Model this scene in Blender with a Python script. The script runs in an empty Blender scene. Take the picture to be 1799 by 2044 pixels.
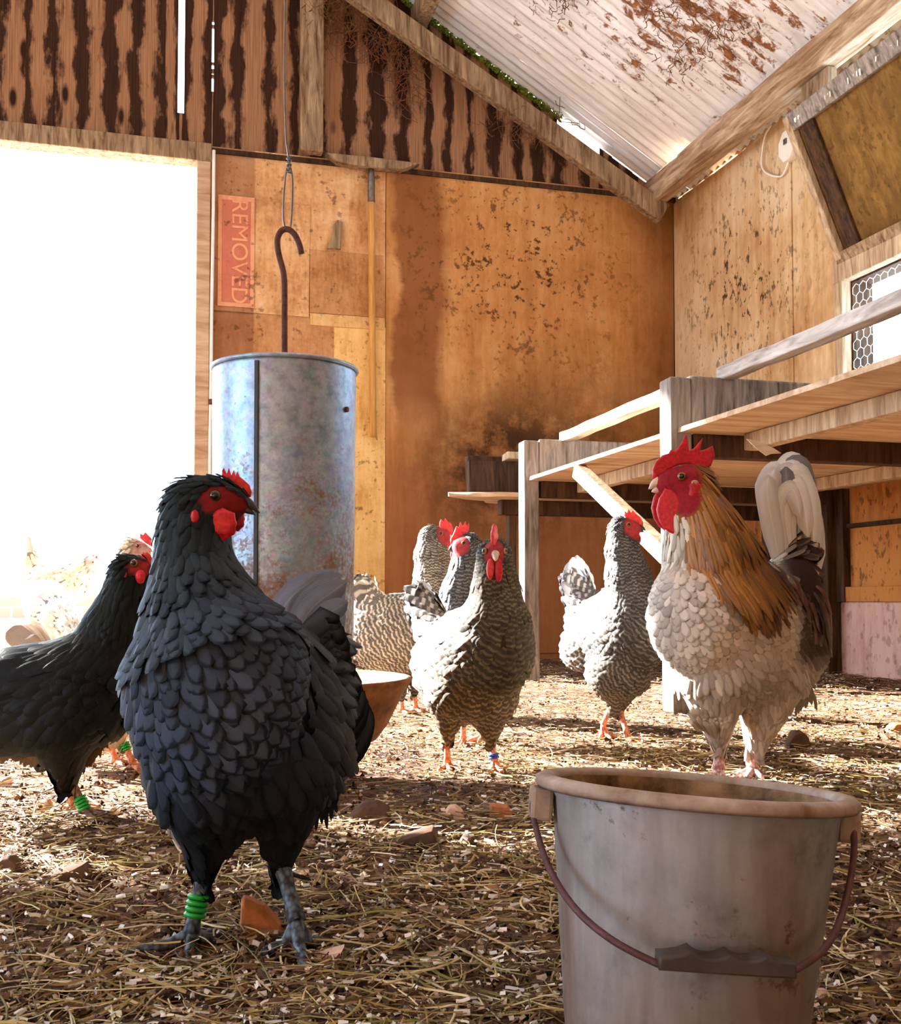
import bpy, bmesh, math, random
import numpy as np
from mathutils import Vector, Matrix

random.seed(7)
rng = np.random.default_rng(11)
sc = bpy.context.scene
COL = sc.collection

# ------------------------------------------------------------------ camera, sky, sun, exposure
FPX, W, H = 2130.0, 1799.0, 2044.0
EYE = 0.36
YAW, PITCH = math.radians(15.23), math.radians(2.3)
HORIZON = 1195.0
PY = HORIZON - FPX * math.tan(PITCH)            # row of the optical axis
PX = W / 2
cam_d = bpy.data.cameras.new('camera')
cam = bpy.data.objects.new('camera', cam_d)
COL.objects.link(cam)
cam.location = (0, 0, EYE)
cam.rotation_euler = (math.pi / 2 + PITCH, 0, -YAW)
cam_d.sensor_fit = 'VERTICAL'
cam_d.sensor_height = 36.0
cam_d.lens = FPX / H * 36.0
cam_d.shift_y = (PY - H / 2) / H
cam_d.clip_start = 0.05
sc.camera = cam

SUN_DIR = Vector((0.70, -0.714, -math.tan(math.radians(23.0)))).normalized()   # the way the sunlight travels
SUN_STRENGTH = 72.0
SKY_STRENGTH = 12.0
EXPOSURE = 0.05
world = bpy.data.worlds.new('World')
sc.world = world
world.use_nodes = True
_bg = world.node_tree.nodes['Background']
_bg.inputs['Color'].default_value = (0.60, 0.79, 1.0, 1)
_bg.inputs['Strength'].default_value = SKY_STRENGTH
sun_d = bpy.data.lights.new('sun', 'SUN')
sun_d.energy = SUN_STRENGTH
sun_d.angle = math.radians(1.2)
sun_d.color = (1.0, 0.96, 0.91)
sun = bpy.data.objects.new('sun', sun_d)
COL.objects.link(sun)
sun.location = (-6, 12, 8)
sun.rotation_euler = SUN_DIR.to_track_quat('-Z', 'Y').to_euler()
sc.view_settings.view_transform = 'Standard'
sc.view_settings.look = 'None'
sc.view_settings.gamma = 1
sc.view_settings.use_curve_mapping = False
sc.view_settings.exposure = EXPOSURE
sc.cycles.max_bounces = 10
sc.cycles.diffuse_bounces = 7
sc.cycles.glossy_bounces = 3
sc.cycles.transmission_bounces = 3
sc.cycles.sample_clamp_indirect = 12
sc.cycles.caustics_reflective = False
sc.cycles.caustics_refractive = False

def portal(loc, rot, sx, sy):                     # guides sky light through an opening; adds no light
    l = bpy.data.lights.new('sky_portal', 'AREA')
    l.shape = 'RECTANGLE'; l.size = sx; l.size_y = sy
    l.cycles.is_portal = True
    o = bpy.data.objects.new('sky_portal', l); COL.objects.link(o)
    o.location = loc; o.rotation_euler = rot

# room: X runs along the back wall to the right, Y into the depth, origin under the camera
WALL_R, WALL_B, WALL_L, WALL_F = 3.235, 6.27, -5.2, -2.6
EAVE, SLOPE, RIDGE = 2.96, 0.605, -0.98
FWD = Vector((math.sin(YAW), math.cos(YAW), 0)); RGT = Vector((math.cos(YAW), -math.sin(YAW), 0)); UP = Vector((0, 0, 1))

def ray(x, y):
    xc, yc = (x - PX) / FPX, -(y - PY) / FPX
    hf = math.cos(PITCH) - yc * math.sin(PITCH)
    return FWD + RGT * (xc / hf) + UP * ((math.sin(PITCH) + yc * math.cos(PITCH)) / hf)
def at(x, y, d):
    return Vector((0, 0, EYE)) + ray(x, y) * d
def on_floor(x, y, z=0.0):
    r = ray(x, y); return Vector((0, 0, EYE)) + r * ((z - EYE) / r.z)
def on_back(x, y, q=WALL_B):
    r = ray(x, y); return Vector((0, 0, EYE)) + r * (q / r.y)
def on_right(x, y, p=WALL_R):
    r = ray(x, y); return Vector((0, 0, EYE)) + r * (p / r.x)
def depth_at(y):
    r = ray(PX, y); return -EYE / r.z
def roof_z(p):
    return EAVE + SLOPE * (WALL_R - RIDGE - abs(p - RIDGE))

# ------------------------------------------------------------------ materials
def lin(r, g, b):
    f = lambda c: (c / 12.92 if c <= 0.04045 else ((c + 0.055) / 1.055) ** 2.4)
    return (f(r / 255), f(g / 255), f(b / 255), 1)
class NB:
    def __init__(s, name, rough=0.8, metal=0.0, spec=0.3):
        s.m = bpy.data.materials.new(name); s.m.use_nodes = True
        s.t = s.m.node_tree; s.b = s.t.nodes['Principled BSDF']
        s.b.inputs['Roughness'].default_value = rough
        s.b.inputs['Metallic'].default_value = metal
        s.b.inputs['Specular IOR Level'].default_value = spec
    def n(s, kind, ins=None, **at_):
        nd = s.t.nodes.new(kind)
        for k, v in at_.items(): setattr(nd, k, v)
        for k, v in (ins or {}).items():
            if isinstance(v, bpy.types.NodeSocket): s.t.links.new(v, nd.inputs[k])
            else: nd.inputs[k].default_value = v
        return nd
    def coord(s, which='Object', scale=(1, 1, 1), rot=(0, 0, 0)):
        if which == 'World': o = s.n('ShaderNodeNewGeometry').outputs['Position']
        else: o = s.n('ShaderNodeTexCoord').outputs[which]
        return s.n('ShaderNodeMapping', {'Vector': o, 'Scale': scale, 'Rotation': rot}).outputs[0]
    def noise(s, vec, scale, detail=4, rough=0.6, dist=0.0):
        return s.n('ShaderNodeTexNoise', {'Vector': vec, 'Scale': scale, 'Detail': detail, 'Roughness': rough, 'Distortion': dist}).outputs['Fac']
    def ramp(s, fac, stops):
        r = s.n('ShaderNodeValToRGB', {'Fac': fac}); e = r.color_ramp.elements
        while len(e) < len(stops): e.new(0.5)
        for el, (p, c) in zip(e, stops):
            el.position = p; el.color = c if len(c) == 4 else (*c, 1)
        return r.outputs['Color']
    def step(s, fac, a, b, lo=0.0, hi=1.0):
        return s.n('ShaderNodeMapRange', {'Value': fac, 'From Min': a, 'From Max': b, 'To Min': lo, 'To Max': hi}).outputs[0]
    def mix(s, fac, a, b, mode='MIX'):
        nd = s.n('ShaderNodeMix', data_type='RGBA', blend_type=mode)
        for i, v in ((0, fac), (6, a), (7, b)):
            if isinstance(v, bpy.types.NodeSocket): s.t.links.new(v, nd.inputs[i])
            else: nd.inputs[i].default_value = v
        return nd.outputs[2]
    def math(s, op, a, b=0.0, clamp=False):
        nd = s.n('ShaderNodeMath', operation=op, use_clamp=clamp)
        for i, v in ((0, a), (1, b)):
            if isinstance(v, bpy.types.NodeSocket): s.t.links.new(v, nd.inputs[i])
            else: nd.inputs[i].default_value = v
        return nd.outputs[0]
    def color(s, c):
        if isinstance(c, bpy.types.NodeSocket): s.t.links.new(c, s.b.inputs['Base Color'])
        else: s.b.inputs['Base Color'].default_value = c
    def bump(s, h, strength=0.3, dist=0.01):
        nd = s.n('ShaderNodeBump', {'Height': h, 'Strength': strength, 'Distance': dist})
        s.t.links.new(nd.outputs[0], s.b.inputs['Normal'])
    def ball(s, vec, c, r, soft):                 # 1 inside a sphere of radius r round c, fading over soft
        d = s.n('ShaderNodeVectorMath', {0: vec, 1: c}, operation='DISTANCE').outputs['Value']
        return s.step(d, r, r + soft, 1.0, 0.0)

def plain(name, c, rough=0.7, metal=0.0, var=0.25, scale=12.0, bump=0.0, spec=0.3, c2=None):
    b = NB(name, rough, metal, spec)
    v = b.coord('Object'); f = b.noise(v, scale, 5, 0.65)
    dark = c2 or tuple(x * (1 - var) for x in c[:3]) + (1,)
    lite = tuple(min(1, x * (1 + var)) for x in c[:3]) + (1,)
    b.color(b.ramp(f, [(0.3, dark), (0.68, lite)]))
    if bump: b.bump(f, bump, 0.01)
    return b.m

def wood(name, light, dark, grain=(6, 6, 0.7), scale=6.0, rough=0.8, which='World', bump=0.25, lo=0.32, hi=0.68):
    b = NB(name, rough, 0, 0.2)
    v = b.coord(which, grain)
    f = b.noise(v, scale, 6, 0.65, 0.6)
    g = b.noise(b.coord(which), 2.2, 4, 0.6)
    c = b.ramp(f, [(lo, dark), (hi, light)])
    c = b.mix(b.step(g, 0.45, 0.75, 0, 0.55), c, dark)
    b.color(c); b.bump(f, bump, 0.006)
    return b.m

def plywood(name, light, mid, dark, speck_c=None, speck_r=0.5, speck_amt=0.5, speck_col=lin(40, 24, 12), streak=0.6):
    b = NB(name, 0.85, 0, 0.15)
    p = b.coord('World')
    big = b.noise(p, 1.3, 4, 0.6)
    st = b.noise(b.coord('World', (9, 9, 0.8)), 2.0, 5, 0.65, 0.5)
    fine = b.noise(b.coord('World', (1, 1, 0.5)), 26.0, 4, 0.7)
    f = b.math('ADD', b.math('MULTIPLY', big, 0.55), b.math('ADD', b.math('MULTIPLY', st, 0.3 * streak + 0.1), b.math('MULTIPLY', fine, 0.18)))
    c = b.ramp(f, [(0.36, dark), (0.50, mid), (0.64, light)])
    sp = b.noise(b.coord('World', (1, 1, 0.55)), 34.0, 3, 0.65)
    sp2 = b.noise(p, 9.0, 3, 0.6)
    m = b.step(b.math('ADD', b.math('MULTIPLY', sp, 0.65), b.math('MULTIPLY', sp2, 0.35)), 0.545, 0.60)
    if speck_c is not None:
        m = b.math('MULTIPLY', m, b.ball(p, speck_c, speck_r * 0.3, speck_r), True)
    m = b.math('MULTIPLY', m, speck_amt)
    b.color(b.mix(m, c, speck_col)); b.bump(fine, 0.12, 0.004)
    return b.m

# ------------------------------------------------------------------ object helpers
def tag(o, label=None, cat=None, group=None, kind=None):
    for k, v in (('label', label), ('category', cat), ('group', group), ('kind', kind)):
        if v: o[k] = v
    return o
def link(o, parent=None):
    COL.objects.link(o)
    if parent is not None: o.parent = parent
    return o
def empty(name, loc, label, cat, group=None, kind=None):
    o = bpy.data.objects.new(name, None); o.location = loc; o.empty_display_size = 0.05
    link(o); return tag(o, label, cat, group, kind)
def npmesh(name, verts, faces, mat, parent=None, smooth=True, uv=None, col=None):
    """verts (N,3); faces (M,4) or (M,3); coordinates in the parent's frame"""
    verts = np.asarray(verts, np.float32); faces = np.asarray(faces, np.int32)
    me = bpy.data.meshes.new(name)
    k = faces.shape[1]; M = len(faces)
    me.vertices.add(len(verts)); me.vertices.foreach_set('co', verts.ravel())
    me.loops.add(M * k); me.loops.foreach_set('vertex_index', faces.ravel())
    me.polygons.add(M); me.polygons.foreach_set('loop_start', np.arange(0, M * k, k, dtype=np.int32))
    me.polygons.foreach_set('loop_total', np.full(M, k, np.int32))
    me.update(calc_edges=True)
    if uv is not None:
        l = me.uv_layers.new(name='UVMap'); l.data.foreach_set('uv', np.asarray(uv, np.float32)[faces.ravel()].ravel())
    if col is not None:
        a = me.color_attributes.new('col', 'FLOAT_COLOR', 'POINT')
        c4 = np.ones((len(verts), 4), np.float32); c4[:, :3] = col
        a.data.foreach_set('color', c4.ravel())
    me.polygons.foreach_set('use_smooth', np.full(M, smooth, bool))
    if mat: me.materials.append(mat)
    o = bpy.data.objects.new(name, me)
    return link(o, parent)
def bmobj(name, bm, mat, parent=None, smooth=False, bevel=0.0):
    me = bpy.data.meshes.new(name)
    bmesh.ops.recalc_face_normals(bm, faces=bm.faces)
    bm.to_mesh(me); bm.free()
    for p in me.polygons: p.use_smooth = smooth
    if mat: me.materials.append(mat)
    o = bpy.data.objects.new(name, me); link(o, parent)
    if bevel:
        md = o.modifiers.new('bevel', 'BEVEL'); md.width = bevel; md.segments = 2; md.limit_method = 'ANGLE'
    return o
def bm_box(bm, lo, hi, rot=None, piv=None, jitter=0.0):
    vs = []
    for z in (lo[2], hi[2]):
        for x, y in ((lo[0], lo[1]), (hi[0], lo[1]), (hi[0], hi[1]), (lo[0], hi[1])):
            v = Vector((x, y, z)) + Vector([random.uniform(-jitter, jitter) for _ in range(3)])
            if rot is not None: v = rot @ (v - piv) + piv
            vs.append(bm.verts.new(v))
    for f in ((3, 2, 1, 0), (4, 5, 6, 7), (0, 1, 5, 4), (1, 2, 6, 5), (2, 3, 7, 6), (3, 0, 4, 7)):
        bm.faces.new([vs[i] for i in f])
def box(name, lo, hi, mat, parent=None, bevel=0.004, jitter=0.0):
    bm = bmesh.new(); bm_box(bm, lo, hi, jitter=jitter); return bmobj(name, bm, mat, parent, bevel=bevel)
def bm_bar(bm, a, b, w, h, up=Vector((0, 0, 1)), segs=1, wob=0.0):
    """square timber from a to b, w across, h along up"""
    a, b = Vector(a), Vector(b); t = (b - a).normalized()
    s = t.cross(up).normalized(); u = s.cross(t).normalized()
    rings = []
    for i in range(segs + 1):
        c = a.lerp(b, i / segs) + (s * random.uniform(-wob, wob) + u * random.uniform(-wob, wob))
        rings.append([bm.verts.new(c + s * (dx * w / 2) + u * (dz * h / 2)) for dx, dz in ((-1, -1), (1, -1), (1, 1), (-1, 1))])
    for r0, r1 in zip(rings, rings[1:]):
        for i in range(4): bm.faces.new((r0[i], r0[(i + 1) % 4], r1[(i + 1) % 4], r1[i]))
    bm.faces.new(rings[0][::-1]); bm.faces.new(rings[-1])
def bar(name, a, b, w, h, mat, parent=None, up=Vector((0, 0, 1)), bevel=0.004, segs=1, wob=0.0):
    bm = bmesh.new(); bm_bar(bm, a, b, w, h, up, segs, wob); return bmobj(name, bm, mat, parent, bevel=bevel)
def tube_np(pts, rad, n=8, caps=True):
    """tapered tube through pts; returns verts, quads"""
    P = np.asarray([tuple(p) for p in pts], float); m = len(P)
    R = np.full(m, rad, float) if np.isscalar(rad) else np.asarray(rad, float)
    T = np.gradient(P, axis=0); T /= np.linalg.norm(T, axis=1)[:, None] + 1e-12
    ref = np.array([0, 0, 1.0]) if abs(T[0][2]) < 0.8 else np.array([1.0, 0, 0])
    V = []
    s = np.cross(T[0], ref); s /= np.linalg.norm(s)
    for i in range(m):
        s = s - T[i] * np.dot(s, T[i]); s /= np.linalg.norm(s); u = np.cross(s, T[i])
        a = np.arange(n) * 2 * np.pi / n
        V.append(P[i] + R[i] * (np.cos(a)[:, None] * s + np.sin(a)[:, None] * u))
    V = np.concatenate(V); F = []
    for i in range(m - 1):
        for j in range(n): F.append((i * n + j, i * n + (j + 1) % n, (i + 1) * n + (j + 1) % n, (i + 1) * n + j))
    if caps:
        base = len(V); V = np.concatenate([V, P[:1], P[-1:]])
        for j in range(0, n): 
            F.append((base, (j + 1) % n, j, base)); F.append((base + 1, (m - 1) * n + j, (m - 1) * n + (j + 1) % n, base + 1))
    return V, F
def tri_clean(F):
    """split degenerate quads off as triangles, returned as all-triangle array"""
    out = []
    for f in F:
        u = list(dict.fromkeys(f))
        if len(u) == 3: out.append(u)
        elif len(u) == 4: out.append((u[0], u[1], u[2])); out.append((u[0], u[2], u[3]))
    return np.asarray(out, np.int32)
def tubes(name, chains, mat, parent=None, n=8, origin=None, col=None):
    Vs, Fs, o = [], [], 0
    for pts, rad in chains:
        V, F = tube_np(pts, rad, n)
        Vs.append(V); Fs += [tuple(i + o for i in f) for f in F]; o += len(V)
    V = np.concatenate(Vs)
    if origin is not None: V = V - np.asarray(tuple(origin))
    return npmesh(name, V, tri_clean(Fs), mat, parent, True)
def spline(pts, n=24):
    P = [Vector(p) for p in pts]; P = [P[0] * 2 - P[1]] + P + [P[-1] * 2 - P[-2]]; out = []
    segs = len(P) - 3
    for s in range(segs):
        for i in range(n):
            t = i / n; a, b, c, d = P[s:s + 4]
            out.append(0.5 * ((2 * b) + (c - a) * t + (2 * a - 5 * b + 4 * c - d) * t * t + (3 * b - a - 3 * c + d) * t ** 3))
    out.append(P[-2]); return out
def lathe(name, prof, mat, parent=None, n=64, mtx=None, closed=False):
    m = len(prof); a = np.arange(n) * 2 * np.pi / n
    V = np.concatenate([np.stack([r * np.cos(a), r * np.sin(a), np.full(n, z)], 1) for r, z in prof])
    F = []
    rng_ = range(m) if closed else range(m - 1)
    for i in rng_:
        k = (i + 1) % m
        for j in range(n): F.append((i * n + j, i * n + (j + 1) % n, k * n + (j + 1) % n, k * n + j))
    if mtx is not None:
        V = np.array([tuple(mtx @ Vector(v)) for v in V])
    return npmesh(name, V, F, mat, parent, True)
def flat_poly(name, pts3, nrm, thick, mat, parent=None, bevel=0.001, origin=None):
    """plate whose outline is the closed 3-D polygon pts3, thick along nrm, with rounded edges"""
    o = Vector(pts3[0]); n = Vector(nrm).normalized(); u = (Vector(pts3[1]) - o).normalized(); u = (u - n * u.dot(n)).normalized(); v = n.cross(u)
    cu = bpy.data.curves.new(name, 'CURVE'); cu.dimensions = '2D'; cu.fill_mode = 'BOTH'
    sp = cu.splines.new('POLY'); sp.points.add(len(pts3) - 1); sp.use_cyclic_u = True
    for p, q in zip(sp.points, pts3):
        d = Vector(q) - o; p.co = (d.dot(u), d.dot(v), 0, 1)
    cu.extrude = max(thick / 2 - bevel, 1e-4); cu.bevel_depth = bevel; cu.bevel_resolution = 2; cu.offset = -bevel
    tmp = bpy.data.objects.new('tmp', cu); COL.objects.link(tmp)
    dg = bpy.context.evaluated_depsgraph_get(); dg.update()
    me = bpy.data.meshes.new_from_object(tmp.evaluated_get(dg)); bpy.data.objects.remove(tmp); bpy.data.curves.remove(cu)
    M = Matrix((u, v, n)).transposed().to_4x4(); M.translation = o - (Vector(origin) if origin is not None else Vector())
    me.transform(M); me.name = name
    me.materials.clear(); me.materials.append(mat)
    ob = bpy.data.objects.new(name, me); return link(ob, parent)

# value noise for meshes
def vnoise(x, y, seed=0):
    r = np.random.default_rng(seed).random((256, 256))
    xi, yi = np.floor(x).astype(int), np.floor(y).astype(int); fx, fy = x - xi, y - yi
    fx = fx * fx * (3 - 2 * fx); fy = fy * fy * (3 - 2 * fy)
    g = lambda a, b: r[a % 256, b % 256]
    return (g(xi, yi) * (1 - fx) + g(xi + 1, yi) * fx) * (1 - fy) + (g(xi, yi + 1) * (1 - fx) + g(xi + 1, yi + 1) * fx) * fy
def ground_z(x, y):
    x = np.asarray(x, float); y = np.asarray(y, float); z = 0
    for k, (s, a) in enumerate(((1.3, 0.016), (5, 0.010), (14, 0.007), (38, 0.005), (90, 0.0025))):
        z = z + a * (vnoise(x * s + 50, y * s + 50, k + 3) - 0.5)
    return z - 0.006
def gz(p): return float(ground_z(p[0], p[1]))
roofz = roof_z

# ------------------------------------------------------------------ materials of the building
M = {}
M['timber'] = wood('weathered_timber', lin(184, 158, 124), lin(88, 62, 40))
M['timber_pale'] = wood('pale_timber', lin(208, 188, 158), lin(138, 106, 74))
M['timber_grey'] = wood('grey_timber', lin(176, 166, 156), lin(70, 60, 52), lo=0.3, hi=0.7)
M['timber_dark'] = wood('dark_timber', lin(90, 62, 40), lin(30, 20, 12))
M['board_under'] = wood('pale_ply_board', lin(214, 190, 160), lin(164, 128, 94), grain=(0.7, 5, 5), scale=4)
M['ply_right'] = plywood('ply_right', lin(224, 204, 172), lin(204, 170, 126), lin(168, 122, 76), Vector((3.2, 5.45, 2.2)), 0.75, 0.9)
M['pink_plinth'] = plywood('pink_limewash', lin(216, 176, 160), lin(190, 140, 124), lin(140, 92, 76), None, 1, 0.35, streak=0.9)
M['panel_low'] = plywood('low_panel', lin(196, 132, 70), lin(160, 98, 46), lin(110, 62, 28), None, 1, 0.55, streak=1.0)
M['hatch_ply'] = plywood('hatch_ply', lin(150, 116, 62), lin(112, 82, 40), lin(74, 52, 24), None, 1, 0.4)
M['chalk'] = plain('chalk_white', lin(236, 232, 224), 0.7, var=0.08)
M['rope'] = plain('white_cord', lin(236, 232, 228), 0.8, var=0.1)
M['steel'] = plain('dull_steel', lin(120, 112, 104), 0.45, 0.8, 0.3, 40)
M['rust_steel'] = plain('rusty_steel', lin(96, 66, 52), 0.7, 0.3, 0.4, 60, 0.3)

def back_sheet_mat():
    b = NB('ply_back', 0.85, 0, 0.15); p = b.coord('World')
    sx = b.n('ShaderNodeSeparateXYZ', {0: p}); X, Z = sx.outputs[0], sx.outputs[2]
    big = b.noise(p, 1.6, 5, 0.62); st = b.noise(b.coord('World', (8, 8, 0.7)), 2.0, 5, 0.6, 0.4); fine = b.noise(b.coord('World', (1, 1, .5)), 30, 4, 0.7)
    f = b.math('ADD', b.math('MULTIPLY', big, 0.5), b.math('ADD', b.math('MULTIPLY', st, 0.3), b.math('MULTIPLY', fine, 0.2)))
    c = b.ramp(f, [(0.36, lin(152, 98, 52)), (0.5, lin(188, 132, 76)), (0.64, lin(206, 158, 104))])
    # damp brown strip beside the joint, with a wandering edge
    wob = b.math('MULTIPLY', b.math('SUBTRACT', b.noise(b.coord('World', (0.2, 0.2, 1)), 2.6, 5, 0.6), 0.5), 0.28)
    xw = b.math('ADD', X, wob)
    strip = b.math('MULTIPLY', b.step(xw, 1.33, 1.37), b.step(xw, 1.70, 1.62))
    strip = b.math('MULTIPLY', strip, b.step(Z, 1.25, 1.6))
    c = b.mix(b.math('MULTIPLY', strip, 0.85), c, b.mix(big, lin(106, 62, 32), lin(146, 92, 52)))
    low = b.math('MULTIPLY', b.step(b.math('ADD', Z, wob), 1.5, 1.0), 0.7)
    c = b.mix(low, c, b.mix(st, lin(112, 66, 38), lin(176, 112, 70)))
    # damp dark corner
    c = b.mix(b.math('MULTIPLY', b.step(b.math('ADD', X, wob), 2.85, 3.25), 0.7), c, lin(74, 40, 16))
    # soot-black mould above the shelf
    m = b.math('ADD', b.ball(p, (1.95, 6.27, 1.16), 0.12, 0.5), b.math('MULTIPLY', b.ball(p, (2.6, 6.27, 1.3), 0.05, 0.75), 0.75), True)
    m = b.math('MULTIPLY', m, b.step(b.noise(p, 5, 5, 0.7), 0.3, 0.55))
    c = b.mix(b.math('MULTIPLY', m, 0.9), c, lin(40, 22, 10))
    # fly specks
    sp = b.math('ADD', b.math('MULTIPLY', b.noise(p, 30, 3, 0.65), 0.6), b.math('MULTIPLY', b.noise(p, 8, 3, 0.6), 0.4))
    k = b.math('MULTIPLY', b.step(sp, 0.545, 0.60), b.ball(p, (2.15, 6.27, 2.45), 0.25, 0.75), True)
    c = b.mix(b.math('MULTIPLY', k, 0.85), c, lin(46, 26, 10))
    b.color(c); b.bump(fine, 0.12, 0.004); return b.m
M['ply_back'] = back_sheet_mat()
def patch_mat(name, a, bb, c_, edge=0.52):
    b = NB(name, 0.85, 0, 0.15); p = b.coord('World')
    X = b.n('ShaderNodeSeparateXYZ', {0: p}).outputs[0]
    big = b.noise(p, 3.2, 5, 0.65); st = b.noise(b.coord('World', (10, 10, 1.5)), 3.0, 5, 0.65); fine = b.noise(p, 40, 4, 0.7)
    f = b.math('ADD', b.math('MULTIPLY', big, 0.5), b.math('ADD', b.math('MULTIPLY', st, 0.3), b.math('MULTIPLY', fine, 0.2)))
    c = b.ramp(f, [(0.38, c_), (0.5, bb), (0.62, a)])
    c = b.mix(b.math('MULTIPLY', b.step(X, edge, edge - 0.012), 0.6), c, lin(134, 84, 56))      # darker brown strip beside the door, with a sharp upright edge
    k = b.step(b.math('ADD', b.math('MULTIPLY', b.noise(p, 26, 3, 0.6), 0.6), b.math('MULTIPLY', b.noise(p, 7, 3, 0.6), 0.4)), 0.57, 0.63)
    c = b.mix(b.math('MULTIPLY', k, 0.6), c, lin(80, 48, 24))
    b.color(c); b.bump(fine, 0.12, 0.004); return b.m
M['patch_orange'] = patch_mat('patch_orange', lin(226, 188, 144), lin(206, 158, 108), lin(164, 110, 68))
M['patch_pale'] = patch_mat('patch_pale', lin(228, 196, 146), lin(214, 172, 112), lin(184, 130, 76))
M['patch_tan'] = patch_mat('patch_tan', lin(204, 158, 112), lin(184, 134, 88), lin(150, 98, 58))
M['patch_cream'] = patch_mat('patch_cream', lin(238, 206, 144), lin(228, 188, 118), lin(200, 150, 84))

def gable_mat():
    b = NB('waney_boards', 0.85, 0, 0.15)
    uv = b.n('ShaderNodeUVMap').outputs[0]; s = b.n('ShaderNodeSeparateXYZ', {0: uv}); U, Vv = s.outputs[0], s.outputs[1]
    fr = b.math('FRACT', U); idx = b.math('FLOOR', U)
    co = b.n('ShaderNodeCombineXYZ', {0: b.math('MULTIPLY', idx, 7.31), 1: b.math('MULTIPLY', Vv, 2.6), 2: b.math('MULTIPLY', fr, 1.2)}).outputs[0]
    n1 = b.noise(co, 1.6, 5, 0.62); 
    e = b.math('ABSOLUTE', b.math('SUBTRACT', fr, 0.5))
    e = b.math('ADD', b.math('MULTIPLY', e, 1.5), b.math('MULTIPLY', b.math('SUBTRACT', n1, 0.5), 1.7))
    gr = b.noise(b.n('ShaderNodeCombineXYZ', {0: b.math('MULTIPLY', U, 14.0), 1: b.math('MULTIPLY', Vv, 1.4), 2: 0.0}).outputs[0], 2.0, 5, 0.65)
    lightc = b.ramp(gr, [(0.3, lin(116, 80, 56)), (0.7, lin(174, 130, 94))])
    darkc = b.ramp(gr, [(0.3, lin(30, 18, 11)), (0.7, lin(70, 42, 27))])
    e = b.math('ADD', e, b.math('MULTIPLY', b.math('SUBTRACT', b.n('ShaderNodeTexWhiteNoise', {'W': idx}, noise_dimensions='1D').outputs['Value'], 0.5), 0.34))
    c = b.mix(b.step(e, 0.22, 0.44), lightc, darkc)
    kn = b.n('ShaderNodeTexVoronoi', {'Vector': b.n('ShaderNodeCombineXYZ', {0: b.math('MULTIPLY', U, 1.0), 1: b.math('MULTIPLY', Vv, 2.2), 2: 0.0}).outputs[0], 'Scale': 1.0}).outputs['Distance']
    c = b.mix(b.step(kn, 0.16, 0.08), c, lin(44, 24, 12))
    b.color(c); b.bump(gr, 0.3, 0.006); return b.m
M['gable'] = gable_mat()
def roof_mat():
    b = NB('whitewashed_tin', 0.6, 0.0, 0.3); p = b.coord('World')
    n1 = b.noise(p, 1.5, 4, 0.6); n2 = b.noise(b.coord('World', (1, 2.2, 1)), 7, 6, 0.72, 0.4); n3 = b.noise(p, 26, 4, 0.7)
    base = b.ramp(b.noise(b.coord('World', (1, 8, 1)), 2.2, 5, 0.7), [(0.3, lin(204, 202, 200)), (0.65, lin(244, 246, 250))])
    k = b.math('ADD', b.math('MULTIPLY', n2, 0.62), b.math('ADD', b.math('MULTIPLY', n3, 0.2), b.math('MULTIPLY', n1, 0.18)))
    zone = b.ball(p, (2.35, 4.7, 3.5), 0.45, 0.95)
    k2 = b.math('ADD', k, b.math('MULTIPLY', b.math('SUBTRACT', zone, 0.55), 0.13))
    m = b.step(k2, 0.535, 0.585)
    c = b.mix(m, base, b.ramp(n3, [(0.35, lin(74, 40, 18)), (0.65, lin(158, 100, 54))]))
    b.color(c); b.bump(b.math('MULTIPLY', m, n3), 0.5, 0.01); return b.m
M['roof'] = roof_mat()
M['moss'] = plain('moss', lin(112, 128, 44), 0.95, var=0.5, scale=40, bump=0.5, c2=lin(52, 62, 16))
M['cobweb'] = plain('dusty_cobweb', lin(120, 76, 44), 0.95, var=0.4, scale=30)

# ------------------------------------------------------------------ floor and outside ground
def floor_mat():
    b = NB('dirt_floor', 0.95, 0, 0.1); p = b.coord('World')
    n1 = b.noise(p, 3, 5, 0.6); n2 = b.noise(p, 24, 6, 0.72); n3 = b.noise(p, 90, 4, 0.7)
    f = b.math('ADD', b.math('MULTIPLY', n1, 0.25), b.math('ADD', b.math('MULTIPLY', n2, 0.45), b.math('MULTIPLY', n3, 0.3)))
    c = b.ramp(f, [(0.36, lin(34, 22, 15)), (0.47, lin(80, 56, 40)), (0.56, lin(140, 112, 86)), (0.66, lin(212, 194, 170))])
    b.color(c); b.bump(f, 0.9, 0.012); return b.m
xs = np.concatenate([np.linspace(WALL_L, -1.3, 40), np.arange(-1.29, 2.6, 0.0125), np.linspace(2.61, WALL_R + 0.05, 40)])
ys = np.concatenate([np.linspace(WALL_F, 0.2, 60), np.arange(0.21, 3.6, 0.0125), np.linspace(3.61, WALL_B + 0.05, 130)])
GX, GY = np.meshgrid(xs, ys, indexing='ij'); GZ = ground_z(GX, GY)
nx, ny = len(xs), len(ys); I = np.arange(nx * ny).reshape(nx, ny)
npmesh('floor', np.stack([GX, GY, GZ], -1).reshape(-1, 3), np.stack([I[:-1, :-1], I[1:, :-1], I[1:, 1:], I[:-1, 1:]], -1).reshape(-1, 4), floor_mat())
tag(bpy.data.objects['floor'], kind='structure')
M['yard'] = plain('pale_yard', lin(206, 196, 184), 0.95, var=0.15, scale=3)
yx = np.linspace(-26, 24, 40); yy = np.concatenate([np.linspace(6.32, 7.2, 12), np.linspace(7.4, 60, 40)])
YX, YY = np.meshgrid(yx, yy, indexing='ij'); YZ = 0.10 * np.clip((YY - 6.3) / 0.7, 0, 1) - 0.004
I = np.arange(YX.size).reshape(YX.shape)
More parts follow.
